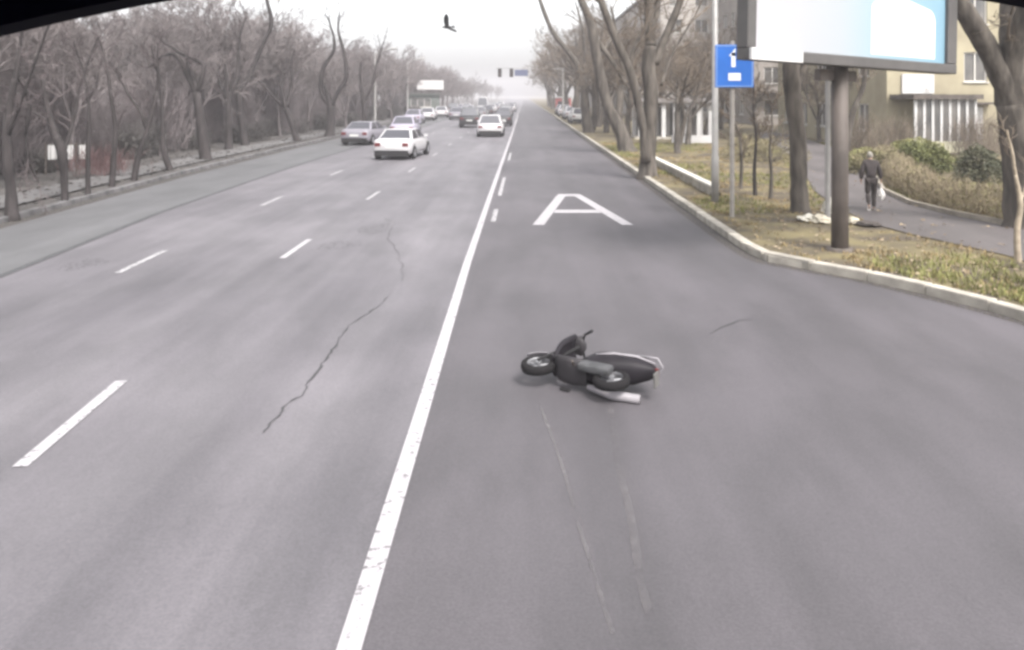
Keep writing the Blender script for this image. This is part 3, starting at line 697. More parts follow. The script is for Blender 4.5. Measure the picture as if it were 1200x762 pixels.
# ------------------------------------------------------------------ buildings
def facade(mb, O, U, W, H, holes, depth=.16):
    """wall rectangle with openings and reveals; O origin, U horizontal unit; outward normal = U x Z"""
    O = Vector(O); U = Vector(U); N = U.cross(Vector((0, 0, 1))); Z = Vector((0, 0, 1))
    xs = sorted({0, W, *[v for h_ in holes for v in (h_[0], h_[1])]}); zs = sorted({0, H, *[v for h_ in holes for v in (h_[2], h_[3])]})
    pt = lambda x, z, d=0: O + U*x + Z*z - N*d
    for x0, x1 in zip(xs, xs[1:]):
        for z0, z1 in zip(zs, zs[1:]):
            cx, cz = (x0+x1)/2, (z0+z1)/2
            if any(a < cx < b_ and c < cz < d for a, b_, c, d in holes): continue
            mb.quad(pt(x0, z0), pt(x1, z0), pt(x1, z1), pt(x0, z1))
    for a, b_, c, d in holes:
        for (p, q) in (((a, c), (b_, c)), ((b_, c), (b_, d)), ((b_, d), (a, d)), ((a, d), (a, c))):
            mb.quad(pt(*p), pt(*q), pt(*q, depth), pt(*p, depth))
    return lambda x, z, d=0: pt(x, z, d)
WINF = mat('window_frames', (0.55, 0.53, 0.50), .6)
M_CURT = mat('window_glass', (0.05, 0.052, 0.055), .12, 0, .8, color2=(0.16, 0.15, 0.14), spec=.6)
def window(parent, pt, h_, depth=.14, mull=1, fw=.07):
    a, b_, c, d = h_; b = MB()
    def bar(x0, x1, z0, z1):
        p = [pt(x, z, dd) for dd in (depth, depth-.06) for (x, z) in ((x0, z0), (x1, z0), (x1, z1), (x0, z1))]
        i = len(b.v); b.v += [tuple(q) for q in p]
        for q in ((3,2,1,0), (4,5,6,7), (0,1,5,4), (1,2,6,5), (2,3,7,6), (3,0,4,7)): b.f.append(tuple(i+k for k in q))
    bar(a, a+fw, c, d); bar(b_-fw, b_, c, d); bar(a+fw, b_-fw, c, c+fw); bar(a+fw, b_-fw, d-fw, d)
    for k in range(mull):
        x = a+(b_-a)*(k+1)/(mull+1); bar(x-fw/2, x+fw/2, c+fw, d-fw)
    w = b.build('window', WINF, parent)
    p = MB(); p.quad(pt(a, c, depth-.01), pt(b_, c, depth-.01), pt(b_, d, depth-.01), pt(a, d, depth-.01)); p.build('pane', M_CURT, w)
    s = MB(); q0, q1 = pt(a-.06, c-.05, -.08), pt(b_+.06, c, .02)
    sx = [pt(x, z, dd) for dd in (.02, -.09) for (x, z) in ((a-.06, c-.05), (b_+.06, c-.05), (b_+.06, c-.002), (a-.06, c-.002))]
    s.v += [tuple(q) for q in sx]
    for q in ((3,2,1,0), (4,5,6,7), (0,1,5,4), (1,2,6,5), (2,3,7,6), (3,0,4,7)): s.f.append(q)
    s.build('sill', WINF, w); return w
def block(name, label, x0, x1, y0, y1, H, wallm, front_holes, side_holes, roofm, mull=1):
    """apartment block: front wall on y0 facing -Y, side wall on x0 facing -X"""
    t = thing(name, label, 'building', (x0, y0, 0.0)); b = MB(); W, D = x1-x0, y1-y0
    p1 = facade(b, (0, 0, 0), (1, 0, 0), W, H, front_holes); p2 = facade(b, (0, D, 0), (0, -1, 0), D, H, side_holes)
    b.quad((W, 0, 0), (W, D, 0), (W, D, H), (W, 0, H)); b.quad((0, D, 0), (W, D, 0), (W, D, H), (0, D, H))
    b.build('wall', wallm, t)
    r = MB(); r.box(-.35, W+.35, -.35, D+.35, H+.003, H+.35); r.build('roof', roofm, t)
    for h_ in front_holes: window(t, p1, h_, mull=mull)
    for h_ in side_holes: window(t, p2, h_, mull=mull)
    return t, p1
W_BEIGE = mat('beige_render', (0.235, 0.205, 0.145), .95, 0, .55, color2=(0.36, 0.32, 0.225), bump=.2, bscale=12, detail=9, lo=.3, hi=.6)
W_GREY = mat('brown_grey_render', (0.24, 0.215, 0.195), .95, .16, .5)
W_PALE = mat('pale_pink_render', (0.30, 0.275, 0.255), .95, 0, .5, color2=(0.42, 0.385, 0.355), detail=9)
ROOF = mat('roof_felt', (0.12, 0.11, 0.11), .9, .2, 1)
# beige block with veranda
fh = [(4.0, 5.2, 3.6+3*i, 5.15+3*i) for i in range(4)] + [(8.2, 9.9, .95+3*i, 2.45+3*i) for i in range(5)] + [(1.0, 2.5, 4.4+3*i, 5.9+3*i) for i in range(3)] + [(12, 13.5, .95+3*i, 2.45+3*i) for i in range(5)]
sh = [(1.5+3.2*i, 3.0+3.2*i, .95+3*j, 2.45+3*j) for i in range(5) for j in range(5)]
bA, pA = block('apartment_block', 'beige rendered apartment block with a glazed veranda and white door', 18.8, 35, 42, 60, 15.3, W_BEIGE, fh, sh, ROOF)
b = MB(); b.box(4.1, 4.95, -.06, .02, 0.1, 2.3); d = b.build('door', M_WHITE, bA); b = MB(); b.box(4.80, 4.86, -.11, -.06, 1.05, 1.2); b.build('handle', M_BLACK, d)
b = MB(); b.box(3.8, 5.3, -.7, 0.0, 2.45, 2.55); b.build('door_canopy', M_DARKSTEEL, bA)
vx0, vx1, vy0, vy1 = 0.3, 3.35, -2.4, -.02
b = MB(); b.box(vx0, vx1, vy0, vy1, 0, .65); b.build('veranda_base', mat('pale_plinth', (0.46, 0.44, 0.33), .95, .15, 1), bA)
b = MB(); b.box(vx0-.15, vx1+.2, vy0-.2, vy1, 2.72, 2.95); b.build('veranda_canopy', M_DARKSTEEL, bA)
for i in range(8):
    x = vx0+.06+i*(vx1-vx0-.12)/7; b = MB(); b.box(x-.06, x+.06, vy0+.02, vy0+.14, .653, 2.717); b.build('mullion', M_WHITE, bA)
for i in range(7):
    x = vx0+.06+i*(vx1-vx0-.12)/7; b = MB(); b.box(x+.07, x+(vx1-vx0-.12)/7-.07, vy0+.07, vy0+.09, .655, 2.715); b.build('pane', M_CURT, bA)
b = MB(); b.box(.75, 2.4, -.12, -.02, 3.0, 4.0); b.build('signboard', M_WHITE, bA)
# brown-grey block further back
fh = [(1.0+2.7*i, 2.6+2.7*i, 1.0+3*j, 2.55+3*j) for i in range(5) for j in range(5)]
sh = [(1.5+3.2*i, 3.1+3.2*i, 1+3*j, 2.5+3*j) for i in range(4) for j in range(5)]
bB, pB = block('apartment_block', 'brown grey apartment block glimpsed under the billboard', 21.5, 36, 76, 92, 15.3, W_GREY, fh, sh, ROOF)
b = MB(); b.box(0.2, 14, -1.3, -.02, 3.1, 3.3); b.build('shop_canopy', M_DARKSTEEL, bB)
for j in range(1, 5):
    for i in (1, 3):
        b = MB(); b.box(.8+2.7*i, 2.8+2.7*i, -1.1, -.02, .15+3*j, 1.0+3*j); b.build('balcony', mat('balcony_panel', (0.34, 0.31, 0.29), .8, .2, 2), bB)
fh = [(1.0+2.9*i, 2.5+2.9*i, 1.0+3*j, 2.55+3*j) for i in range(4) for j in range(5)]
sh = [(1.5+3.4*i, 3.1+3.4*i, 1+3*j, 2.5+3*j) for i in range(20) for j in range(5)]
bC, pC = block('apartment_block', 'long pale pinkish apartment block behind the verge trees', 15.5, 27.8, 92, 165, 15.3, W_PALE, fh, sh, ROOF)
for j in range(1, 5):
    for i in range(0, 20, 3):
        b = MB(); y = 73-(1.3+3.4*i); b.box(-1.1, -.02, y-2.0, y, .1+3*j, 1.0+3*j); b.build('balcony', mat('balcony_white', (0.50, 0.47, 0.45), .8, .2, 2), bC)
block('apartment_block', 'distant grey apartment block at the end of the tree row', 16, 28, 182, 250, 15.3, W_GREY, [(1.0+2.9*i, 2.5+2.9*i, 1.0+3*j, 2.55+3*j) for i in range(4) for j in range(5)], [], ROOF)
# pavilion with white pillars
pv = thing('pavilion', 'low open pavilion with white pillars and a dark flat roof', 'pavilion', (7.3, 52, .1))
b = MB(); b.box(-.2, 4.9, -.3, 3.2, 2.35, 2.62); b.build('roof', mat('pavilion_roof', (0.20, 0.185, 0.18), .8, .2, 2), pv)
for i in range(7):
    for yy in (0, 2.8):
        b = MB(); b.box(.05+i*.75, .3+i*.75, yy, yy+.22, .123, 2.347); b.build('pillar', M_WHITE, pv)
b = MB(); b.box(-.2, 4.9, -.3, 3.2, -.12, .12); b.build('plinth', M_KERB, pv)
b = MB(); b.box(.1, 4.7, 2.86, 2.95, .125, 2.0); b.build('back_panel', mat('pavilion_back', (0.15, 0.14, 0.14), .8), pv)
b = MB(); b.box(8.7, 11.2, 47.5, 47.8, 0, .55); tag(bevel_mesh(b.mesh('planter_wall'), .03, 1) and b.build('planter_wall', M_WHITE), 'short white planter wall before the pavilion', 'wall')

# kiosks across the road
def kiosk(name, label, loc, w, d, hh, wallm, trim, rz=0):
    t = thing(name, label, 'kiosk', loc, rz); b = MB(); p = facade(b, (-w/2, -d/2, 0), (1, 0, 0), w, hh, [(.3, w-1.2, 1.0, hh-.5)]); b.quad((w/2, -d/2, 0), (w/2, d/2, 0), (w/2, d/2, hh), (w/2, -d/2, hh)); b.quad((-w/2, -d/2, 0), (-w/2, d/2, 0), (-w/2, d/2, hh), (-w/2, -d/2, hh)); b.quad((-w/2, d/2, 0), (w/2, d/2, 0), (w/2, d/2, hh), (-w/2, d/2, hh))
    b.build('wall', wallm, t); window(t, p, (.3, w-1.2, 1.0, hh-.5), mull=2)
    b = MB(); b.box(-w/2-.25, w/2+.25, -d/2-.4, d/2+.2, hh+.003, hh+.2); b.build('roof', trim, t)
    b = MB(); b.box(w/2-1.0, w/2-.2, -d/2-.04, -d/2+.02, .02, 2.1); b.build('door', trim, t); return t
q = G(158, 178, .1); kiosk('kiosk', 'small grey kiosk with a pale flat roof among the trees', (q.x-1, q.y+1, .1), 3.2, 2.4, 2.3, mat('grey_kiosk', (.16, .16, .16), .7, .2, 2), mat('pale_trim', (.42, .41, .40), .7), .35)
q = G(208, 168, .1); kiosk('kiosk', 'dark green kiosk behind the elbowed tree', (q.x-1, q.y+1, .1), 2.6, 2.2, 2.5, mat('green_kiosk', (.05, .075, .06), .6, .2, 2), mat('dark_trim', (.06, .06, .06), .7), .3)
t = kiosk('kiosk', 'green roadside kiosk carrying a white board on its roof', (-15.4, 125, .1), 4.6, 3.0, 2.9, mat('dull_green_kiosk', (.11, .13, .115), .6, .2, 2), mat('dark_trim2', (.10, .11, .10), .7), .1)
b = MB(); b.box(-1.0, 3.0, -1.9, -1.75, 3.7, 5.1); b.build('roof_board', M_WHITE, t)
b = MB()
for x in (-.6, 2.3): b.box(x-.05, x+.05, -1.745, -1.645, 3.1, 4.9)
b.build('board_posts', M_DARKSTEEL, t)
# white banner between trees
q = G(80, 205, .1)
t = thing('banner', 'white cloth banner in three panels strung between posts behind the thin trees', 'banner', (q.x, q.y, .1), .15)
for i, (x, w) in enumerate(((-.52, .30), (0.0, .34), (.45, .22))):
    b = MB(); n = 8
    for j in range(n+1):
        for z in (.55, 1.05): b.v.append((x-w/2+w*j/n, .02*math.sin(j*1.4+i), z))
    for j in range(n): b.f.append((2*j, 2*j+2, 2*j+3, 2*j+1))
    o = b.build('cloth_panel', M_WHITE, t); m_ = o.modifiers.new('s', 'SOLIDIFY'); m_.thickness = .01
for x in (-.75, -.25, .25, .62):
    b = MB(); b.cyl((x, .03, -.1), (x, .03, 1.15), .025, 8); b.build('post', M_DARKSTEEL, t)
b = MB(); b.cyl((-.78, .04, 1.06), (.65, .04, 1.06), .012, 6); b.build('rail', M_DARKSTEEL, t)

# ------------------------------------------------------------------ street furniture by the bus lane
B = G(838, 238, .1)
t = thing('lamp_post', 'pale grey steel lamp post beside the blue road sign', 'lamp post', (B.x, B.y, .1))
b = MB(); b.tube([(0, 0, -.1), (0, 0, 1.2), (0, 0, 1.25), (0, 0, 8.5)], [.105, .10, .085, .06], 14); b.build('pole', M_STEEL, t, True)
b = MB(); b.tube([(0, 0, 8.4), (-.3, 0, 8.9), (-1.5, 0, 9.2)], [.05, .045, .04], 8); b.build('arm', M_STEEL, t)
b = MB(); b.tube([(-1.4, 0, 9.2), (-1.7, 0, 9.25), (-2.2, 0, 9.28)], [.06, .14, .08], 10); b.build('lamp_head', M_STEEL, t)
B = G(858, 255, .1)
t = thing('road_sign', 'blue rectangular road sign with white symbol on a steel post', 'road sign', (B.x, B.y, .1))
b = MB(); b.cyl((0, 0, -.1), (0, 0, 4.05), .055, 12); b.build('post', mat('sign_post', (.28, .26, .24), .5, .15, 4), t)
b = MB(); b.box(-.41, .47, -.09, -.06, 2.98, 3.96); o = b.build('panel', mat('sign_blue', (0.028, 0.13, 0.46), .45, .06, 2), t); bevel_mesh(o.data, .012, 2)
MW = mat('sign_white', (.75, .77, .80), .5)
b = MB()                                                # border lines, arrow stroke and bus block
for x0, x1, z0, z1 in ((-.385, .445, 3.92, 3.94), (-.385, .445, 3.00, 3.02), (-.385, -.365, 3.021, 3.919), (.425, .445, 3.021, 3.919)): b.box(x0, x1, -.096, -.0905, z0, z1)
b.build('border', mat('sign_border', (.20, .33, .60), .5), t)
b = MB(); b.box(-.04, .05, -.097, -.0905, 3.45, 3.78); b.poly([(-.10, -.097, 3.70), (.05, -.097, 3.88), (.05, -.097, 3.70)]); b.build('symbol', MW, t)
b = MB(); b.box(-.11, .17, -.097, -.0905, 3.14, 3.31); b.build('symbol', MW, t)
b = MB(); b.box(-.09, .09, -.058, .065, 3.2, 3.24); b.box(-.09, .09, -.058, .065, 3.7, 3.74); b.build('clamp', M_STEEL, t)

# billboard
LFT, RGT = Vector((3.62, 13.7, 0)), Vector((8.85, 16.9, 0)); U = (RGT-LFT).normalized(); ang = math.atan2(U.y, U.x); Wb = (RGT-LFT).length
PB = G(985, 295, .1)
t = thing('billboard', 'large framed billboard with white and pale blue poster on a dark post', 'billboard', (PB.x, PB.y, .1))
inv = Matrix.Rotation(ang, 4, 'Z')
off = (Vector((PB.x, PB.y, 0))-LFT).dot(U); NB = Vector((-U.y, U.x, 0))
tilt = Matrix.Rotation(math.radians(1.6), 4, 'Y')
BM = Matrix.Translation(Vector((0, 0, 3.36))) @ inv @ tilt     # board frame: x along board (post at 0), z up from lower edge, -y towards the road
xl, xr = -off-.47, Wb-off-.88
def bb(name, x0, x1, y0, y1, z0, z1, m, parent, bev=0):
    b = MB(); b.box(x0, x1, y0, y1, z0, z1, BM); o = b.build(name, m, parent)
    if bev: bevel_mesh(o.data, bev, 1)
    return o
FR = mat('billboard_frame', (0.085, 0.08, 0.078), .5, .15, 2)
bb('frame_bottom', xl, xr, -.34, -.04, -.06, .13, FR, t, .015)
bb('frame_top', xl, xr, -.34, -.04, 3.13, 3.36, FR, t, .015)
bb('frame_side', xl, xl+.20, -.29, -.042, .133, 3.127, FR, t, .015); bb('frame_side', xr-.30, xr, -.338, -.042, .133, 3.127, FR, t, .015)
def poster_mat():
    m = bpy.data.materials.new('poster_print'); m.use_nodes = True; n = m.node_tree.nodes; l = m.node_tree.links; b = n['Principled BSDF']
    tc = n.new('ShaderNodeTexCoord'); sx = n.new('ShaderNodeSeparateXYZ'); l.new(tc.outputs['Generated'], sx.inputs[0])
    r = n.new('ShaderNodeValToRGB'); e = r.color_ramp.elements; e[0].position = 0.05; e[0].color = (.36, .35, .37, 1); e[1].position = .62; e[1].color = (.235, .33, .385, 1)
    k = e.new(.40); k.color = (.31, .335, .36, 1); k = e.new(.95); k.color = (.17, .29, .37, 1)
    l.new(sx.outputs['X'], r.inputs['Fac']); l.new(r.outputs[0], b.inputs['Base Color']); b.inputs['Roughness'].default_value = .35
    return m
po = bb('poster', xl+.20, xr-.30, -.26, -.20, .133, 3.127, poster_mat(), t)
# rounded white block printed on the poster
b = MB(); w0, w1 = xl+3.15, xr-.62; zt = 1.15; pts = [(w0, .20)]
for i in range(9): a = math.pi - i*math.pi/16; pts.append((w0+.9+.9*math.cos(a)*1.0, zt-.1+.25*math.sin(a)))
for i in range(9): a = math.pi/2 - i*math.pi/16; pts.append((w1-.25+.25*math.cos(a), zt-.25+.25*math.sin(a)))
pts.append((w1, .20))
b.poly([BM @ Vector((x, -.2635, z)) for x, z in pts]); b.build('print_block', mat('poster_white', (.60, .60, .61), .4), po)
bb('back_panel', xl+.05, xr-.05, -.036, 0.0, -.05, 3.3, FR, t)
bb('name_strip', xl-.02, xl+1.18, -.40, -.345, -.06, .13, M_WHITE, t)
b = MB(); b.tube([(0, .03, -.2), (0, .03, 1.2), (0, .03, 3.3)], [.150, .146, .142], 16); b.build('post', M_DARKSTEEL, t, True)
b = MB(); b.lathe([(.001, .075), (.22, .07), (.25, .03), (.27, -.05)], 'Z', 16, (0, .03, 0)); b.build('footing', mat('rough_concrete', (.10, .085, .075), .95, .3, 5), t)
b = MB(); b.box(-.5, .5, 0.03, .16, -.30, -.105, BM); b.box(-.14, .14, .03, .20, -.12, 1.2, BM); b.build('bracket', M_DARKSTEEL, t)
q = G(970, 259, .1); t = thing('utility_pole', 'thin pale steel pole standing just behind the billboard post', 'pole', (q.x, q.y, .1))
b = MB(); b.cyl((0, 0, -.1), (0, 0, 5.2), .055, 10); b.build('shaft', M_STEEL, t)
b = MB(); b.lathe([(.001, .06), (.10, .06), (.11, -.02)], 'Z', 12); b.build('collar', M_STEEL, t)

# rubbish by the trunk
def crumple(label, c, sx, sy, sz, seed, m, name='crumpled_bag'):
    bm = bmesh.new(); bmesh.ops.create_icosphere(bm, subdivisions=3, radius=1)
    for v in bm.verts:
        k = 1 + .45*noise.noise(v.co*2.1+Vector((seed, 0, 0))) + .25*noise.noise(v.co*5+Vector((0, seed, 0)))
        v.co = Vector((v.co.x*sx*k, v.co.y*sy*k, max(-.02, v.co.z*k*sz)))
    me = bpy.data.meshes.new(name); bm.to_mesh(me); bm.free()
    return tag(obj(name, me, m, None, c), label, 'bag' if 'bag' in name else 'litter')
BAG = mat('dirty_white_film', (.58, .55, .48), .6, .2, 5); BAG2 = mat('cream_cloth', (.46, .42, .34), .8, .2, 5)
for i, (px, py, sx, sy, sz, lab, m) in enumerate(((948, 257, .22, .22, .10, 'dirty white flattened bag at the foot of the straight grey trunk', BAG), (962, 259, .20, .18, .13, 'cream crumpled bag in the middle of the rubbish heap', BAG2), (972, 248, .16, .2, .30, 'tall white crumpled bag leaning by the thin pale pole', BAG), (1000, 260, .14, .16, .10, 'small cream bag on the footpath side of the billboard post', BAG2))):
    q = G(px, py, .16); crumple(lab, q, sx, sy, sz, i*3.7+1, m)
q = G(1018, 263, .16); crumple('dark flat scrap of cloth lying near the billboard post', q+Vector((0, 0, .02)), .24, .2, .05, 9.1, mat('dark_cloth', (.07, .06, .055), .9), 'cloth_scrap')

# overhead signals
t = thing('traffic_signal', 'traffic signal mast with long arm over the road and blue board', 'traffic light', (5.0, 104, .1))
b = MB(); b.tube([(0, 0, -.1), (0, 0, 6.4)], [.14, .10], 12); b.build('pole', M_STEEL, t)
b = MB(); b.tube([(0, 0, 6.2), (-8.6, 0, 6.3)], [.05, .025], 8); b.build('arm', M_STEEL, t)
for x in (-8.1, -6.6):
    b = MB(); b.box(x-.24, x+.24, -.30, -.06, 5.15, 6.25); s_ = b.build('signal_head', M_BLACK, t); bevel_mesh(s_.data, .04, 1)
    for z in (5.38, 5.7, 6.02):
        b = MB(); b.lathe([(.001, -.32), (.11, -.32), (.13, -.29)], 'Y', 12, (x, 0, z)); b.build('lens', mat('dead_lens', (.05, .03, .03), .4), s_)
b = MB(); b.box(-6.2, -4.5, -.12, -.05, 5.3, 6.1); b.build('blue_board', mat('blue_board', (.09, .10, .16), .5), t)
# lamp posts across the road
def far_lamp(x, y, lab):
    t = thing('lamp_post', lab, 'lamp post', (x, y, .1), 0, 'lamp posts along the far kerb')
    b = MB(); b.tube([(0, 0, -.1), (0, 0, 6.6)], [.12, .07], 10); b.build('pole', M_STEEL, t)
    b = MB(); b.tube([(0, 0, 6.5), (.4, 0, 6.85), (1.4, 0, 7.0)], [.06, .05, .04], 8); b.build('arm', M_STEEL, t)
    b = MB(); b.tube([(1.3, 0, 7.0), (1.6, 0, 7.03), (2.0, 0, 7.05)], [.06, .13, .07], 8); b.build('lamp_head', M_STEEL, t)
far_lamp(-13.5, 73.5, 'pale steel lamp post in front of the stocky tree row'); far_lamp(-13.5, 94, 'pale steel lamp post before the green kiosk')
t = thing('kiosk', 'faded red advertising kiosk far along the verge', 'kiosk', (6.2, 128, .1)); b = MB(); b.box(-1.2, 1.2, -1, 1, -.1, 2.4); b.build('wall', mat('faded_red', (.42, .12, .12), .7, .2, 2), t); b = MB(); b.box(-1.35, 1.35, -1.15, 1.15, 2.403, 2.65); b.build('roof', M_WHITE, t); b = MB(); b.box(-.9, .9, -1.04, -1.003, .9, 1.9); b.build('window', M_GLASS, t)

# ------------------------------------------------------------------ vehicles
def loft(stations, ring):
    """stations: list of (y, params) ; ring(params)->list of (x,z) for right half from bottom centre to top centre"""
    b = MB(); n = None
    for y, p in stations:
        h_ = ring(p); pts = [(x, y, z) for x, z in h_] + [(-x, y, z) for x, z in reversed(h_[1:-1])]
        n = len(pts); b.v += pts
    for k in range(len(stations)-1):
        for j in range(n): a = k*n+j; c = k*n+(j+1) % n; b.f.append((a, c, c+n, a+n))
    b.f.append(tuple(range(n))[::-1]); e = (len(stations)-1)*n; b.f.append(tuple(e+j for j in range(n)))
    return b
def car(name, label, loc, rz, paintm, kind='sedan', L=4.4, W=1.76, H=1.46, group=None, cat='car'):
    t = thing(name, label, cat, loc, rz, group); w = W/2; hb = {'sedan': .92, 'hatch': .95, 'suv': 1.08, 'van': 1.15}[kind]; zb = .24 if kind != 'suv' else .32
    f, r_ = L/2, -L/2
    bonnet = hb - .10; tail = {'sedan': hb+.02, 'hatch': hb, 'suv': hb, 'van': hb}[kind]
    st = [(r_, (w*.84, zb+.16, tail-.20)), (r_+.07, (w*.93, zb+.05, tail-.06)), (r_+.30, (w*.985, zb, tail)), (r_+.9, (w, zb, hb+.02)), (0, (w, zb, hb)), (f-1.3, (w, zb, hb-.02)), (f-.8, (w*.98, zb, bonnet+.02)), (f-.25, (w*.93, zb+.02, bonnet-.10)), (f-.06, (w*.84, zb+.10, bonnet-.2)), (f, (w*.74, zb+.2, bonnet-.32))]
    def ring(p):
        ww, a, c = p; return [(0, a), (ww*.86, a), (ww*.97, a+.08), (ww, a+(c-a)*.5), (ww*.97, c-.10), (ww*.90, c-.02), (ww*.6, c+.015), (0, c+.02)]
    bo = loft(st, ring).build('body', paintm, t, True)
    # cabin
    yb0, yb1, yf1, yf0 = {'sedan': (r_+.62, r_+1.25, f-2.0, f-1.25), 'hatch': (r_+.10, r_+.55, f-1.9, f-1.1), 'suv': (r_+.06, r_+.40, f-2.0, f-1.3), 'van': (r_+.05, r_+.2, f-1.3, f-.6)}[kind]
    z0, z1 = hb-.03, H; wb, wt = w*.93, w*.70
    c = MB(); V = [(-wb, yb0, z0), (wb, yb0, z0), (wb, yf0, z0), (-wb, yf0, z0), (-wt, yb1, z1), (wt, yb1, z1), (wt, yf1, z1), (-wt, yf1, z1)]
    c.v += V; c.f += [(3,2,1,0), (4,5,6,7), (0,1,5,4), (1,2,6,5), (2,3,7,6), (3,0,4,7)]
    ca = c.build('cabin', paintm, t); bevel_mesh(ca.data, .07, 3)
    for p in ca.data.polygons: p.use_smooth = True
    def glass(nm, q, m=.10, push=.012, sub=1):
        q = [Vector(x) for x in q]; ce = sum(q, Vector())/4; nn = (q[1]-q[0]).cross(q[3]-q[0]).normalized()
        if nn.dot(ce-Vector((0, (yb0+yf0)/2, (z0+z1)/2))) < 0: nn = -nn
        q = [ce+(x-ce)*(1-m*1.6)+nn*push for x in q]
        b = MB(); b.quad(*q); k = [x-nn*.03 for x in q]
        for i in range(4): b.quad(q[i], q[(i+1) % 4], k[(i+1) % 4], k[i])
        return b.build(nm, M_GLASS, t)
    glass('rear_window', (V[0], V[1], V[5], V[4]), .09); glass('windscreen', (V[3], V[2], V[6], V[7]), .07)
    for s in (0, 1):
        a, b_, c_, d = ((V[1], V[2], V[6], V[5]), (V[0], V[3], V[7], V[4]))[s]
        a, b_, c_, d = map(Vector, (a, b_, c_, d)); m0, m1 = a.lerp(b_, .5), d.lerp(c_, .5)
        glass('side_window', (a, m0, m1, d), .09); glass('side_window', (m0, b_, c_, m1), .09)
    rw = .31 if kind != 'suv' else .36
    for sy, yy in ((1, f-.82), (-1, r_+.80)):
        for s in (-1, 1):
            x = s*(w-.10)
            b = MB(); b.lathe([(.20, -.105), (rw-.03, -.11), (rw, -.08), (rw, .08), (rw-.03, .11), (.20, .105)], 'X', 22, (0, 0, 0)); wh = b.build('wheel', M_RUBBER, t, True); wh.location = (x+s*.005, yy, rw)
            b = MB(); b.lathe([(.001, s*.085), (.06, s*.10), (.19, s*.085), (.205, s*.10)], 'X', 18); b.build('rim', M_RIM, wh)
            b = MB(); b.lathe([(rw+.05, -.02), (rw+.05, .006), (rw*.5, .006)], 'X', 22, (s*(w-.012), yy, rw+.02)); b.build('wheel_arch', M_BLACK, t)
    b = MB(); b.box(-w*.86, w*.86, r_-.035, r_+.25, zb-.05, zb+.2); b.build('rear_bumper_and_shade', M_BLACK if kind != 'van' else M_BLACK, t)  # bumper in black, its dark also painted for the shade under the car
    b = MB(); b.box(-w*.78, w*.78, f-.30, f+.02, zb-.01, zb+.20); b.build('front_bumper', M_BLACK, t)
    for s in (-1, 1):
        b = MB(); xa = s*w*.86; xb_ = s*w*.56
        b.box(min(xa, xb_), max(xa, xb_), r_-.012, r_+.18, tail-.32, tail-.16); o = b.build('tail_light', M_RED, t)
        b = MB(); xb_ = s*w*.46; xa = s*w*.76; b.box(min(xa, xb_), max(xa, xb_), f-.22, f-.02, bonnet-.33, bonnet-.20); b.build('headlight', mat('headlamp', (.7, .7, .7), .2), t)
        b = MB(); b.box(s*w*.96-.01, s*w*.96+s*.16 if s > 0 else s*w*.96+.01, yf0-.35, yf0-.22, hb+.02, hb+.14) if s > 0 else b.box(-w*.96-.16, -w*.96+.01, yf0-.35, yf0-.22, hb+.02, hb+.14); b.build('mirror', paintm, t)
    b = MB(); b.box(-.26, .26, r_-.02, r_+.1, zb+.30, zb+.41); b.build('licence_plate', mat('plate', (.55, .55, .53), .5), t)
    return t
def carpaint(nm, c, r=.3): return mat(nm, c, r, spec=.5)
CW = carpaint('white_car_paint', (.44, .43, .44)); CS = carpaint('silver_car_paint', (.20, .19, .215)); CD = carpaint('dark_car_paint', (.035, .035, .038)); CL = carpaint('lavender_car_paint', (.30, .28, .34)); CG = carpaint('grey_car_paint', (.14, .14, .15))
def at(px, py): q = G(px, py); return (q.x, q.y)
def spot(px, py, L=4.4): x, y = at(px, py); return (x, y + L/2, 0.0)
car('sedan', 'white sedan with lower bumper blackened as shade driving in the middle lane', spot(464, 188), -.09, CW, 'sedan', 4.5, 1.78, 1.34)
car('sedan', 'silver grey sedan closest to the far kerb', spot(421, 171), -.14, CS, 'sedan', 4.4, 1.76, 1.34)
car('hatchback', 'white hatchback next to the solid white line', spot(574, 161), 0, CW, 'hatch', 4.1, 1.85, 1.52)
car('sedan', 'lavender grey car directly ahead of the white sedan', spot(470, 162), .02, CL, 'sedan', 4.4, 1.76, 1.45)
car('off_roader', 'dark off-road car beside the white hatchback', spot(550, 150), 0, CD, 'suv', 4.6, 1.88, 1.80)
car('hatchback', 'dark small car ahead of the white hatchback', (-2.0, 78, 0), 0, CD, 'hatch', 4.0, 1.7, 1.5)
G2 = 'queue of cars further down the road'
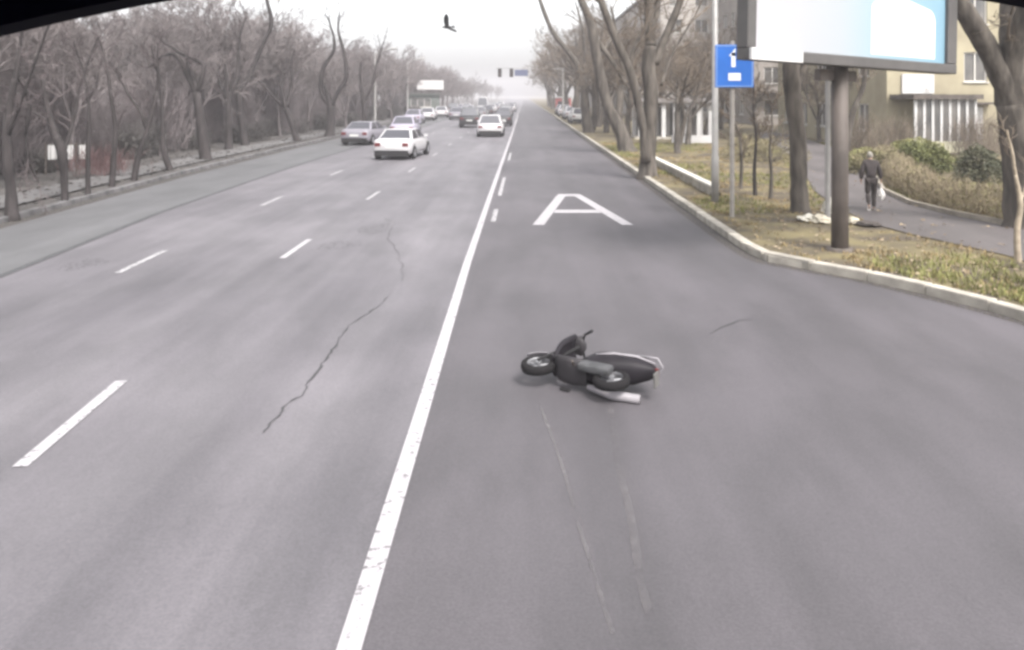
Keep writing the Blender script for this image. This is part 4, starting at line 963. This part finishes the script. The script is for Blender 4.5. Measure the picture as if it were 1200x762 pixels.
for i, (x, y, m, kd, lab) in enumerate(((-11.2, 95, CW, 'sedan', 'white sedan in the queue by the far kerb'), (-8.0, 98, CS, 'sedan', 'silver car level with the green kiosk'), (-10.9, 108, CW, 'hatch', 'white hatchback at the green kiosk'), (-5.6, 104, CG, 'hatch', 'grey hatchback ahead of the dark off-roader'), (-2.3, 97, CG, 'sedan', 'grey sedan in the lane beside the solid line'), (-8.2, 122, CW, 'sedan', 'white sedan further up the queue'), (-10.8, 125, CD, 'suv', 'dark off-road car past the green kiosk'), (-2.5, 122, CS, 'sedan', 'silver sedan waiting near the signals'), (-5.4, 135, CW, 'hatch', 'white hatchback beyond the signals'), (-10.5, 150, CW, 'sedan', 'white sedan fading into the haze'), (-7.8, 158, CG, 'sedan', 'grey sedan fading into the haze'), (-2.4, 165, CD, 'sedan', 'dark sedan far down the lane by the solid line'), (-11.3, 84, CL, 'sedan', 'lavender sedan parked by the kerb ahead of the silver one'), (-5.2, 116, CD, 'sedan', 'dark sedan between the lanes before the signals'), (-8.1, 109, CG, 'hatch', 'grey hatchback in the middle of the queue'), (-2.5, 108, CD, 'suv', 'dark off-roader in the lane by the solid line'), (-11.0, 137, CS, 'sedan', 'silver sedan past the green kiosk'), (-5.3, 150, CS, 'hatch', 'silver hatchback beyond the minibus'), (-2.3, 143, CW, 'sedan', 'white sedan far ahead by the solid line'), (-5.0, 172, CW, 'suv', 'white off-roader fading into the haze'))):
    car('sedan' if kd == 'sedan' else 'hatchback' if kd == 'hatch' else 'off_roader', lab, (x, y, 0), random.Random(i).uniform(-.03, .03), m, kd, 4.3, 1.76, 1.46 if kd != 'suv' else 1.75, G2)
car('minibus', 'white minibus rising above the queue of cars', (-7.0, 140, 0), 0, CW, 'van', 5.6, 2.1, 2.6, None, 'van')
car('hatchback', 'pale grey car parked half on the verge by the curving stems', (5.45, 82, .13), .05, carpaint('pale_paint', (.5, .49, .47)), 'hatch', 4.1, 1.75, 1.5)
car('hatchback', 'white car parked on the verge near the red kiosk', (5.4, 108, .13), 0, CW, 'hatch', 4.0, 1.75, 1.5)

car('sedan', 'grey car parked on the verge behind the red kiosk', (5.5, 119, .13), 0, CG, 'sedan', 4.3, 1.75, 1.45)
car('sedan', 'white sedan parked on the verge between pale and white cars', (5.5, 95, .13), .04, CW, 'sedan', 4.3, 1.75, 1.45)
# ------------------------------------------------------------------ fallen motor scooter
SC = thing('motor_scooter', 'dark motor scooter lying on its side on the bus lane', 'scooter')
DK = mat('dark_scooter_plastic', (.014, .012, .015), .55, .2, 6, spec=.2); GP = mat('grey_scooter_plastic', (.035, .032, .035), .55, .2, 4, spec=.2); LP = mat('scuffed_pale_plastic', (.24, .225, .24), .5, .1, 6)
# modelled upright: x forward, z up, y to its left; laid over afterwards
R = .215
def wheel(x, z, nm):
    b = MB(); n = 28; prof = [(.135, -.045), (.17, -.055), (R-.01, -.04), (R, 0), (R-.01, .04), (.17, .055), (.135, .045)]
    b.lathe(prof, 'Y', n); o = b.build(nm, M_RUBBER, SC, True); o.location = (x, 0, z)
    b = MB(); b.lathe([(.138, -.045), (.128, -.03), (.128, .03), (.138, .045)], 'Y', n)
    for k in range(5):
        a = k*1.2566; b.tube([(.03*math.cos(a), 0, .03*math.sin(a)), (.132*math.cos(a), 0, .132*math.sin(a))], .016, 5)
    b.lathe([(.001, -.05), (.035, -.05), (.035, .05), (.001, .05)], 'Y', 12); b.build('rim', mat('dull_alloy', (.20, .20, .21), .5, metallic=.3), o)
    return o
wheel(.56, R, 'wheel'); wheel(-.40, R, 'wheel')
b = MB()                                               # front fender
for k in range(11):
    a = math.radians(25 + k*13); 
    for yy, rr in ((-.075, R+.0), (-.05, R+.04), (.05, R+.04), (.075, R+.0)): b.v.append((.56+rr*math.cos(a), yy, R+rr*math.sin(a)))
for k in range(10):
    for j in range(3): q = k*4+j; b.f.append((q, q+1, q+5, q+4))
o = b.build('front_fender', LP, SC, True); mo = o.modifiers.new('s', 'SOLIDIFY'); mo.thickness = .008
b = MB()
for s in (-.07, .07): b.tube([(.56, s, R), (.47, s*.9, .55), (.44, s*.5, .62)], [.018, .02, .022], 8)
b.tube([(.45, 0, .58), (.38, 0, .88), (.36, 0, .96)], [.03, .028, .026], 8); b.build('fork', M_BLACK, SC)
def shell(nm, secs, m):                                # secs: (x, z centre, half width, half height)
    b = MB(); n = 14
    for (x, z, hw, hh) in secs:
        for j in range(n):
            a = 2*math.pi*j/n; ca, sa = math.cos(a), math.sin(a); b.v.append((x, hw*math.copysign(abs(ca)**.7, ca), z+hh*math.copysign(abs(sa)**.7, sa)))
    for k in range(len(secs)-1):
        for j in range(n): q = k*n+j; c = k*n+(j+1) % n; b.f.append((q, c, c+n, q+n))
    b.f.append(tuple(range(n))); e = (len(secs)-1)*n; b.f.append(tuple(e+j for j in range(n)))
    return b.build(nm, m, SC, True)
shell('rear_body', [(-.80, .62, .03, .03), (-.72, .60, .09, .08), (-.55, .56, .15, .14), (-.30, .50, .17, .19), (-.08, .42, .165, .20), (.04, .34, .12, .14)], DK)
shell('footboard', [(-.08, .26, .15, .06), (.10, .24, .17, .045), (.28, .26, .16, .05), (.36, .32, .13, .07)], GP)
b = MB()                                               # leg shield: curved plate
N1, N2 = 9, 7
for i in range(N1):
    u = i/(N1-1); z = .27+u*.55; x0 = .36+.06*math.sin(u*2.6)-u*.03; hw = .13+.07*math.sin(min(1, u*1.3)*math.pi*.62)
    for j in range(N2): v = -1+2*j/(N2-1); b.v.append((x0+.05*(1-v*v)+.02, v*hw, z))
for i in range(N1-1):
    for j in range(N2-1): q = i*N2+j; b.f.append((q, q+1, q+N2+1, q+N2))
o = b.build('leg_shield', DK, SC, True); mo = o.modifiers.new('s', 'SOLIDIFY'); mo.thickness = .05
shell('handlebar_cover', [(.30, .93, .04, .03), (.36, .94, .13, .055), (.43, .92, .11, .06), (.48, .89, .05, .04)], GP)
b = MB()
b.tube([(.36, 0, .95), (.34, -.18, .97), (.28, -.33, .97)], [.016, .015, .02], 8); b.tube([(.36, 0, .95), (.32, .14, .96), (.20, .22, .94)], [.016, .015, .02], 8)
b.build('handlebar', M_BLACK, SC)
for s in (-1,):
    b = MB(); b.tube([(.33, s*.2, .98), (.34, s*.26, 1.1)], .007, 6); mi = b.build('mirror', M_BLACK, SC)
    b = MB(); b.lathe([(.001, -.015), (.06, -.01), (.065, .01), (.001, .012)], 'X', 14, (.34, s*.29, 1.13)); b.build('mirror_glass', M_GLASS, mi)
shell('seat', [(-.70, .70, .06, .02), (-.60, .70, .12, .045), (-.30, .68, .13, .055), (-.05, .66, .10, .05), (.03, .63, .05, .03)], M_BLACK)
b = MB(); b.tube([(-.10, -.13, .20), (-.40, -.17, .20), (-.72, -.18, .26)], [.03, .055, .05], 10); b.build('exhaust', LP, SC, True)
b = MB(); b.box(-.40, .0, .06, .15, .14, .30); o = b.build('engine_case', mat('engine_alloy', (.06, .06, .063), .55, .3, 9), SC); bevel_mesh(o.data, .03, 2)
b = MB(); b.lathe([(.001, .0), (.07, -.01), (.085, -.05)], 'X', 14, (.52, 0, .90)); b.build('headlight', M_GLASS, SC)
b = MB(); b.box(-.81, -.775, -.05, .05, .58, .62); b.build('tail_light', mat('dark_red_lens', (.09, .012, .012), .3), SC)
b = MB(); b.tube([(.05, .12, .16), (0.0, .22, .05)], .014, 6); b.build('kickstand', M_DARKSTEEL, SC)
b = MB()
for sy in (-1, 1): b.tube([(-.76, sy*.085, .64), (-.55, sy*.152, .60), (-.30, sy*.172, .53), (-.10, sy*.166, .44)], [.010, .018, .018, .010], 6)
b.build('side_trim', LP, SC, True)
b = MB(); b.tube([(-.50, -.10, .74), (-.74, -.10, .76), (-.80, 0, .76), (-.74, .10, .76), (-.50, .10, .74)], .012, 6); b.build('grab_rail', LP, SC, True)
b = MB(); b.box(-.86, -.84, -.08, .08, .38, .50); o = b.build('licence_plate', mat('scooter_plate', (.12, .115, .11), .6), SC)
for sy in (-.06, .05):
    b = MB(); b.tube([(.36, sy, .93), (.44, sy*1.5, .80), (.50, sy*1.2, .60), (.55, sy, .30)], .006, 5); b.build('brake_cable', M_BLACK, SC)
# lay it over: wheels towards the camera, front to the left of the street
SC_pos = Vector((.43, 7.78, 0))
SC.matrix_world = Matrix.Translation((SC_pos.x+.02, SC_pos.y-.05, .175)) @ Matrix.Rotation(math.radians(-32), 4, 'Z') @ Matrix.Rotation(math.radians(-84), 4, 'X') @ Matrix.Rotation(math.radians(180), 4, 'Z') @ Matrix.Scale(.84, 4)
q = G(662, 459); b = MB(); b.box(-.055, .055, -.02, .02, 0, .025); o = b.build('broken_lever', M_BLACK, None, loc=(q.x, q.y, .006)); o.rotation_euler = (0, 0, -.6); bevel_mesh(o.data, .006, 1)
tag(o, 'small black broken lever lying on asphalt beside the scooter', 'debris')

# ------------------------------------------------------------------ birds
def bird(label, px, py, Y, s, rz, roll):
    o = thing('flying_bird', label, 'bird', P(px, py, Y)); o.rotation_euler = (0, roll, rz); o.scale = (s, s, s)
    b = MB(); b.tube([(0, -.20, 0), (0, -.14, 0), (0, -.02, 0.0), (0, .10, .01), (0, .16, .02), (0, .20, .02), (0, .25, .01)], [.012, .03, .06, .05, .03, .032, .006], 10); b.build('body', M_BLACK, o, True)
    for sgn in (-1, 1):
        b = MB()
        top = [(0, .09, .02), (.16, .13, .12), (.30, .10, .20), (.42, -.02, .24)]; bot = [(0, -.08, .02), (.16, -.10, .11), (.30, -.13, .19), (.43, -.10, .235)]
        for p in top: b.v.append((sgn*p[0], p[1], p[2]))
        for p in bot: b.v.append((sgn*p[0], p[1], p[2]))
        for k in range(3): b.f.append((k, k+1, k+5, k+4))
        w = b.build('wing', M_BLACK, o); m_ = w.modifiers.new('s', 'SOLIDIFY'); m_.thickness = .012
    b = MB(); b.poly([(-.02, -.18, 0), (.02, -.18, 0), (.06, -.34, 0), (-.06, -.34, 0)]); w = b.build('tail', M_BLACK, o); m_ = w.modifiers.new('s', 'SOLIDIFY'); m_.thickness = .01
bird('dark bird with raised wings flying over the open road', 524, 32, 30, 1.0, 1.0, .8)
bird('tiny dark bird flying near the curving stems', 635, 39, 60, .8, .3, .5)

# ------------------------------------------------------------------ walking person
def skin(name, verts, edges, radii, m, parent, root=0, sub=2):
    me = bpy.data.meshes.new(name); me.from_pydata([tuple(v) for v in verts], edges, []); me.update()
    o = bpy.data.objects.new(name, me); col.objects.link(o)
    sk = o.modifiers.new('skin', 'SKIN'); sk.use_smooth_shade = True
    for i, r_ in enumerate(radii):
        rr = r_ if isinstance(r_, tuple) else (r_, r_); me.skin_vertices[0].data[i].radius = rr; me.skin_vertices[0].data[i].use_root = (i == root)
    sb = o.modifiers.new('sub', 'SUBSURF'); sb.levels = sub; sb.render_levels = sub
    dg = bpy.context.evaluated_depsgraph_get(); ev = o.evaluated_get(dg); me2 = bpy.data.meshes.new_from_object(ev)
    bpy.data.objects.remove(o); me2.materials.clear(); me2.materials.append(m)
    for p in me2.polygons: p.use_smooth = True
    return obj(name, me2, None, parent)
q = G(1021, 247, .142)
PS = thing('person', 'walking person in dark jacket and trousers carrying a white bag on the footpath', 'person', (q.x, q.y, .142), -.25)
PS.scale = (.80, .80, .80)
SKIN = mat('skin', (.40, .27, .21), .6); JK = mat('dark_jacket', (.050, .042, .042), .9, .3, 8); TRS = mat('dark_trousers', (.045, .038, .036), .9, .3, 8); SHO = mat('pale_shoes', (.42, .39, .37), .7); HAIR = mat('grey_hair', (.26, .24, .21), .9, .2, 20)
# joints (walking away, leaning forward, right arm down with a bag)
J = dict(pel=(0, 0, .95), waist=(0, .04, 1.10), chest=(0, .12, 1.33), neck=(0, .19, 1.50), head=(0, .25, 1.60), crown=(0, .28, 1.70),
         shL=(-.18, .13, 1.42), elL=(-.26, .02, 1.16), wrL=(-.27, .10, .93), haL=(-.27, .13, .85), shR=(.18, .13, 1.42), elR=(.25, .10, 1.15), wrR=(.30, .20, .93), haR=(.31, .22, .85),
         hpL=(-.09, 0, .90), knL=(-.10, .02, .50), anL=(-.10, -.26, .16), toL=(-.10, -.18, .05), hpR=(.09, 0, .90), knR=(.09, .13, .50), anR=(.09, .12, .09), toR=(.09, .27, .04))
names = list(J); ix = {n: i for i, n in enumerate(names)}
E = lambda *ps: [(ix[a], ix[b_]) for a, b_ in ps]
rad = dict(pel=(.13, .10), waist=(.125, .095), chest=(.15, .10), neck=.05, head=(.075, .095), crown=(.06, .07), shL=.055, elL=.042, wrL=.03, haL=(.035, .02), shR=.055, elR=.042, wrR=.03, haR=(.035, .02), hpL=.085, knL=.058, anL=.038, toL=.035, hpR=.085, knR=.058, anR=.038, toR=.035)
verts = [J[n] for n in names]; edges = E(('pel', 'waist'), ('waist', 'chest'), ('chest', 'neck'), ('neck', 'head'), ('head', 'crown'), ('chest', 'shL'), ('shL', 'elL'), ('elL', 'wrL'), ('wrL', 'haL'), ('chest', 'shR'), ('shR', 'elR'), ('elR', 'wrR'), ('wrR', 'haR'), ('pel', 'hpL'), ('hpL', 'knL'), ('knL', 'anL'), ('anL', 'toL'), ('pel', 'hpR'), ('hpR', 'knR'), ('knR', 'anR'), ('anR', 'toR'))
rl = [rad[n] for n in names]
for sgn, hn in ((-1, 'haL'), (1, 'haR')):             # fingers grow out of the palm
    hpos = Vector(J[hn])
    for k in range(5):
        base = len(verts); off_ = Vector((0, -.03+.017*k, -.01)) if k < 4 else Vector((0, .035, .03))
        d1 = Vector((-sgn*.006, 0, -.035+.003*abs(k-1.5))) if k < 4 else Vector((-sgn*.01, .03, -.02))
        verts += [tuple(hpos+off_+d1*.6), tuple(hpos+off_+d1*1.6), tuple(hpos+off_+d1*2.1+Vector((-sgn*.012, 0, 0)))]; rl += [.009, .008, .007]
        edges += [(ix[hn], base), (base, base+1), (base+1, base+2)]
body = skin('body', verts, edges, rl, SKIN, PS)
body.data.materials.append(JK); body.data.materials.append(TRS)
for p in body.data.polygons:
    c_ = p.center; p.material_index = 0 if (abs(c_.x) > .2 and c_.z < .97) or c_.z > 1.47 or c_.z < .2 else (1 if c_.z > .97 else 2)
def sub(nm, keys, prs, grow, m, extra=None):
    loc = {k: i for i, k in enumerate(keys)}; vs = [J[k] for k in keys]; rr = []
    for k in keys:
        r0 = rad[k]; r0 = r0 if isinstance(r0, tuple) else (r0, r0); rr.append((r0[0]+grow, r0[1]+grow))
    return skin(nm, vs, [(loc[a], loc[b_]) for a, b_ in prs], rr, m, body, 0)
sub('jacket', ['chest', 'waist', 'pel', 'neck', 'shL', 'elL', 'wrL', 'shR', 'elR', 'wrR'], [('chest', 'waist'), ('waist', 'pel'), ('chest', 'neck'), ('chest', 'shL'), ('shL', 'elL'), ('elL', 'wrL'), ('chest', 'shR'), ('shR', 'elR'), ('elR', 'wrR')], .032, JK)
sub('trousers', ['pel', 'hpL', 'knL', 'hpR', 'knR', 'anR'], [('pel', 'hpL'), ('hpL', 'knL'), ('pel', 'hpR'), ('hpR', 'knR'), ('knR', 'anR')], .022, TRS)
skin('trouser_leg', [J['knL'], tuple(Vector(J['knL']).lerp(Vector(J['anL']), .75))], [(0, 1)], [.08, .062], TRS, body)
skin('shoe', [J['anL'], tuple(Vector(J['anL'])+Vector((0, -.03, -.06))), tuple(Vector(J['toL'])+Vector((0, .06, -.005)))], [(0, 1), (1, 2)], [.045, .045, .04], SHO, body, 1)
skin('shoe', [J['anR'], tuple(Vector(J['anR'])+Vector((0, -.03, -.04))), tuple(Vector(J['toR'])+Vector((0, .02, .0)))], [(0, 1), (1, 2)], [.045, .045, .04], SHO, body, 1)
hh = Vector(J['head']); bm = bmesh.new(); bmesh.ops.create_icosphere(bm, subdivisions=3, radius=1)
for v in bm.verts: v.co = Vector((v.co.x*.088, v.co.y*.105-.012, v.co.z*.11+.035+(.0 if v.co.y < .3 else .03))) + hh
me = bpy.data.meshes.new('hair'); bm.to_mesh(me); bm.free(); obj('hair', me, HAIR, body)
b = MB(); b.tube([hh+Vector((0, .09, -.01)), hh+Vector((0, .12, -.04))], [.012, .018], 6); b.build('nose', SKIN, body)
for s in (-1, 1):
    b = MB(); b.lathe([(.001, s*.012), (.022, s*.01), (.028, 0)], 'X', 10, tuple(hh+Vector((s*.085, 0, -.01)))); b.build('ear', SKIN, body)
    b = MB(); b.lathe([(.001, .008), (.011, 0)], 'Y', 8, tuple(hh+Vector((s*.033, .088, .02)))); b.build('eye', M_BLACK, body)
b = MB(); b.box(-.025, .025, .083, .092, -.055, -.047, Matrix.Translation(hh)); b.build('mouth', mat('lips', (.3, .14, .12), .6), body)
# bag hangs from the right hand
hb_ = Matrix.Translation((q.x, q.y, .142)) @ Matrix.Rotation(-.25, 4, 'Z') @ Vector(tuple(.8*c for c in (.31, .22, .80)))
t = thing('carrier_bag', 'white plastic bag hanging from the hand of the walking person', 'bag', (hb_.x, hb_.y, hb_.z-.42))
bm = bmesh.new(); bmesh.ops.create_icosphere(bm, subdivisions=3, radius=1)
for v in bm.verts:
    k = 1+.2*noise.noise(v.co*2.5); tp = .55+.45*min(1, (1-v.co.z)*.8); v.co = Vector((v.co.x*.085*k*tp, v.co.y*.11*k*tp, .17+v.co.z*.165*k))
me = bpy.data.meshes.new('bag_body'); bm.to_mesh(me); bm.free(); obj('bag_body', me, mat('bag_film', (.72, .69, .66), .5), t)
b = MB(); b.tube([(0, -.03, .30), (0, -.02, .40), (0, 0, .44), (0, .02, .40), (0, .03, .30)], .008, 6); b.build('handle', MATS['bag_film'], t)

# ------------------------------------------------------------------ front of the bus that carries the camera
BF = thing('bus_front', 'dark navy arched windscreen surround of the bus the camera rides in', 'bus', (0.045, .66, 0))
NV = mat('dark_navy_trim', (.003, .003, .012), .8, spec=.1)
def arch(dx): return 2.971 + .292*(.297**2 - min(dx*dx, .9))
b = MB(); xs_ = [-1.24+2.48*i/40 for i in range(41)]
zlow = lambda x: 2.9 + (arch(x/1.15)-2.9)*1.15      # lower edge of the header, .69 m ahead of the lens
for x in xs_:
    for (yy, zz) in ((0, zlow(x)+.002), (0.03, zlow(x)), (.10, zlow(x)+.05), (.10, 3.22), (0, 3.22)): b.v.append((x, yy, zz))
for i in range(40):
    for j in range(5): a = i*5+j; c = i*5+(j+1) % 5; b.f.append((a, c, c+5, a+5))
b.f.append((0, 1, 2, 3, 4)); b.f.append((200, 201, 202, 203, 204)); b.build('header', NV, BF)
for s in (-1, 1):
    b = MB(); b.box(min(s*1.10, s*1.24), max(s*1.10, s*1.24), -.0, .10, 1.103, zlow(1.1)-.002); b.build('pillar', NV, BF)
    b = MB(); b.lathe([(.25, -.13), (.46, -.14), (.48, -.1), (.48, .1), (.46, .14), (.25, .13)], 'X', 24, (s*1.05, -1.9, .48)); b.build('wheel', M_RUBBER, BF)
    b = MB(); b.box(min(s*1.20, s*1.24), max(s*1.20, s*1.24), -2.6, -.003, .98, 3.2); b.build('side_shade_panel', NV, BF)  # unseen bus side, added with the roof to shade the windscreen surround
b = MB(); b.box(-1.24, 1.24, .0, .10, .30, 1.10); b.build('front_panel', carpaint('bus_paint', (.05, .2, .12)), BF)
b = MB(); b.box(-1.2, 1.2, -2.6, -.003, 3.10, 3.2); b.build('roof', NV, BF)  # unseen bus roof slab, added to shade the inner face of the header
b = MB(); b.box(-1.19, 1.19, -2.6, -.003, .9, .98); b.build('floor', M_BLACK, BF)

for o in col.objects:                                  # twigs and leaves nobody could count
    if o.parent is not None and o.name.split('.')[0] in ('stems', 'foliage'): o['kind'] = 'stuff'
# ------------------------------------------------------------------ haze
b = MB(); b.box(-140, 140, -60, 900, -1.2, 19.5)
hz = b.build('haze', None); hz['kind'] = 'stuff'; hz['label'] = 'pale grey haze filling the street'; hz['category'] = 'haze'
m = bpy.data.materials.new('pale_haze'); m.use_nodes = True; n = m.node_tree.nodes
for x in list(n):
    if x.type == 'BSDF_PRINCIPLED': n.remove(x)
pvol = n.new('ShaderNodeVolumePrincipled'); pvol.inputs['Color'].default_value = (.93, .91, .94, 1); pvol.inputs['Density'].default_value = .0015; pvol.inputs['Anisotropy'].default_value = .2
m.node_tree.links.new(pvol.outputs[0], n['Material Output'].inputs['Volume']); hz.data.materials.append(m)
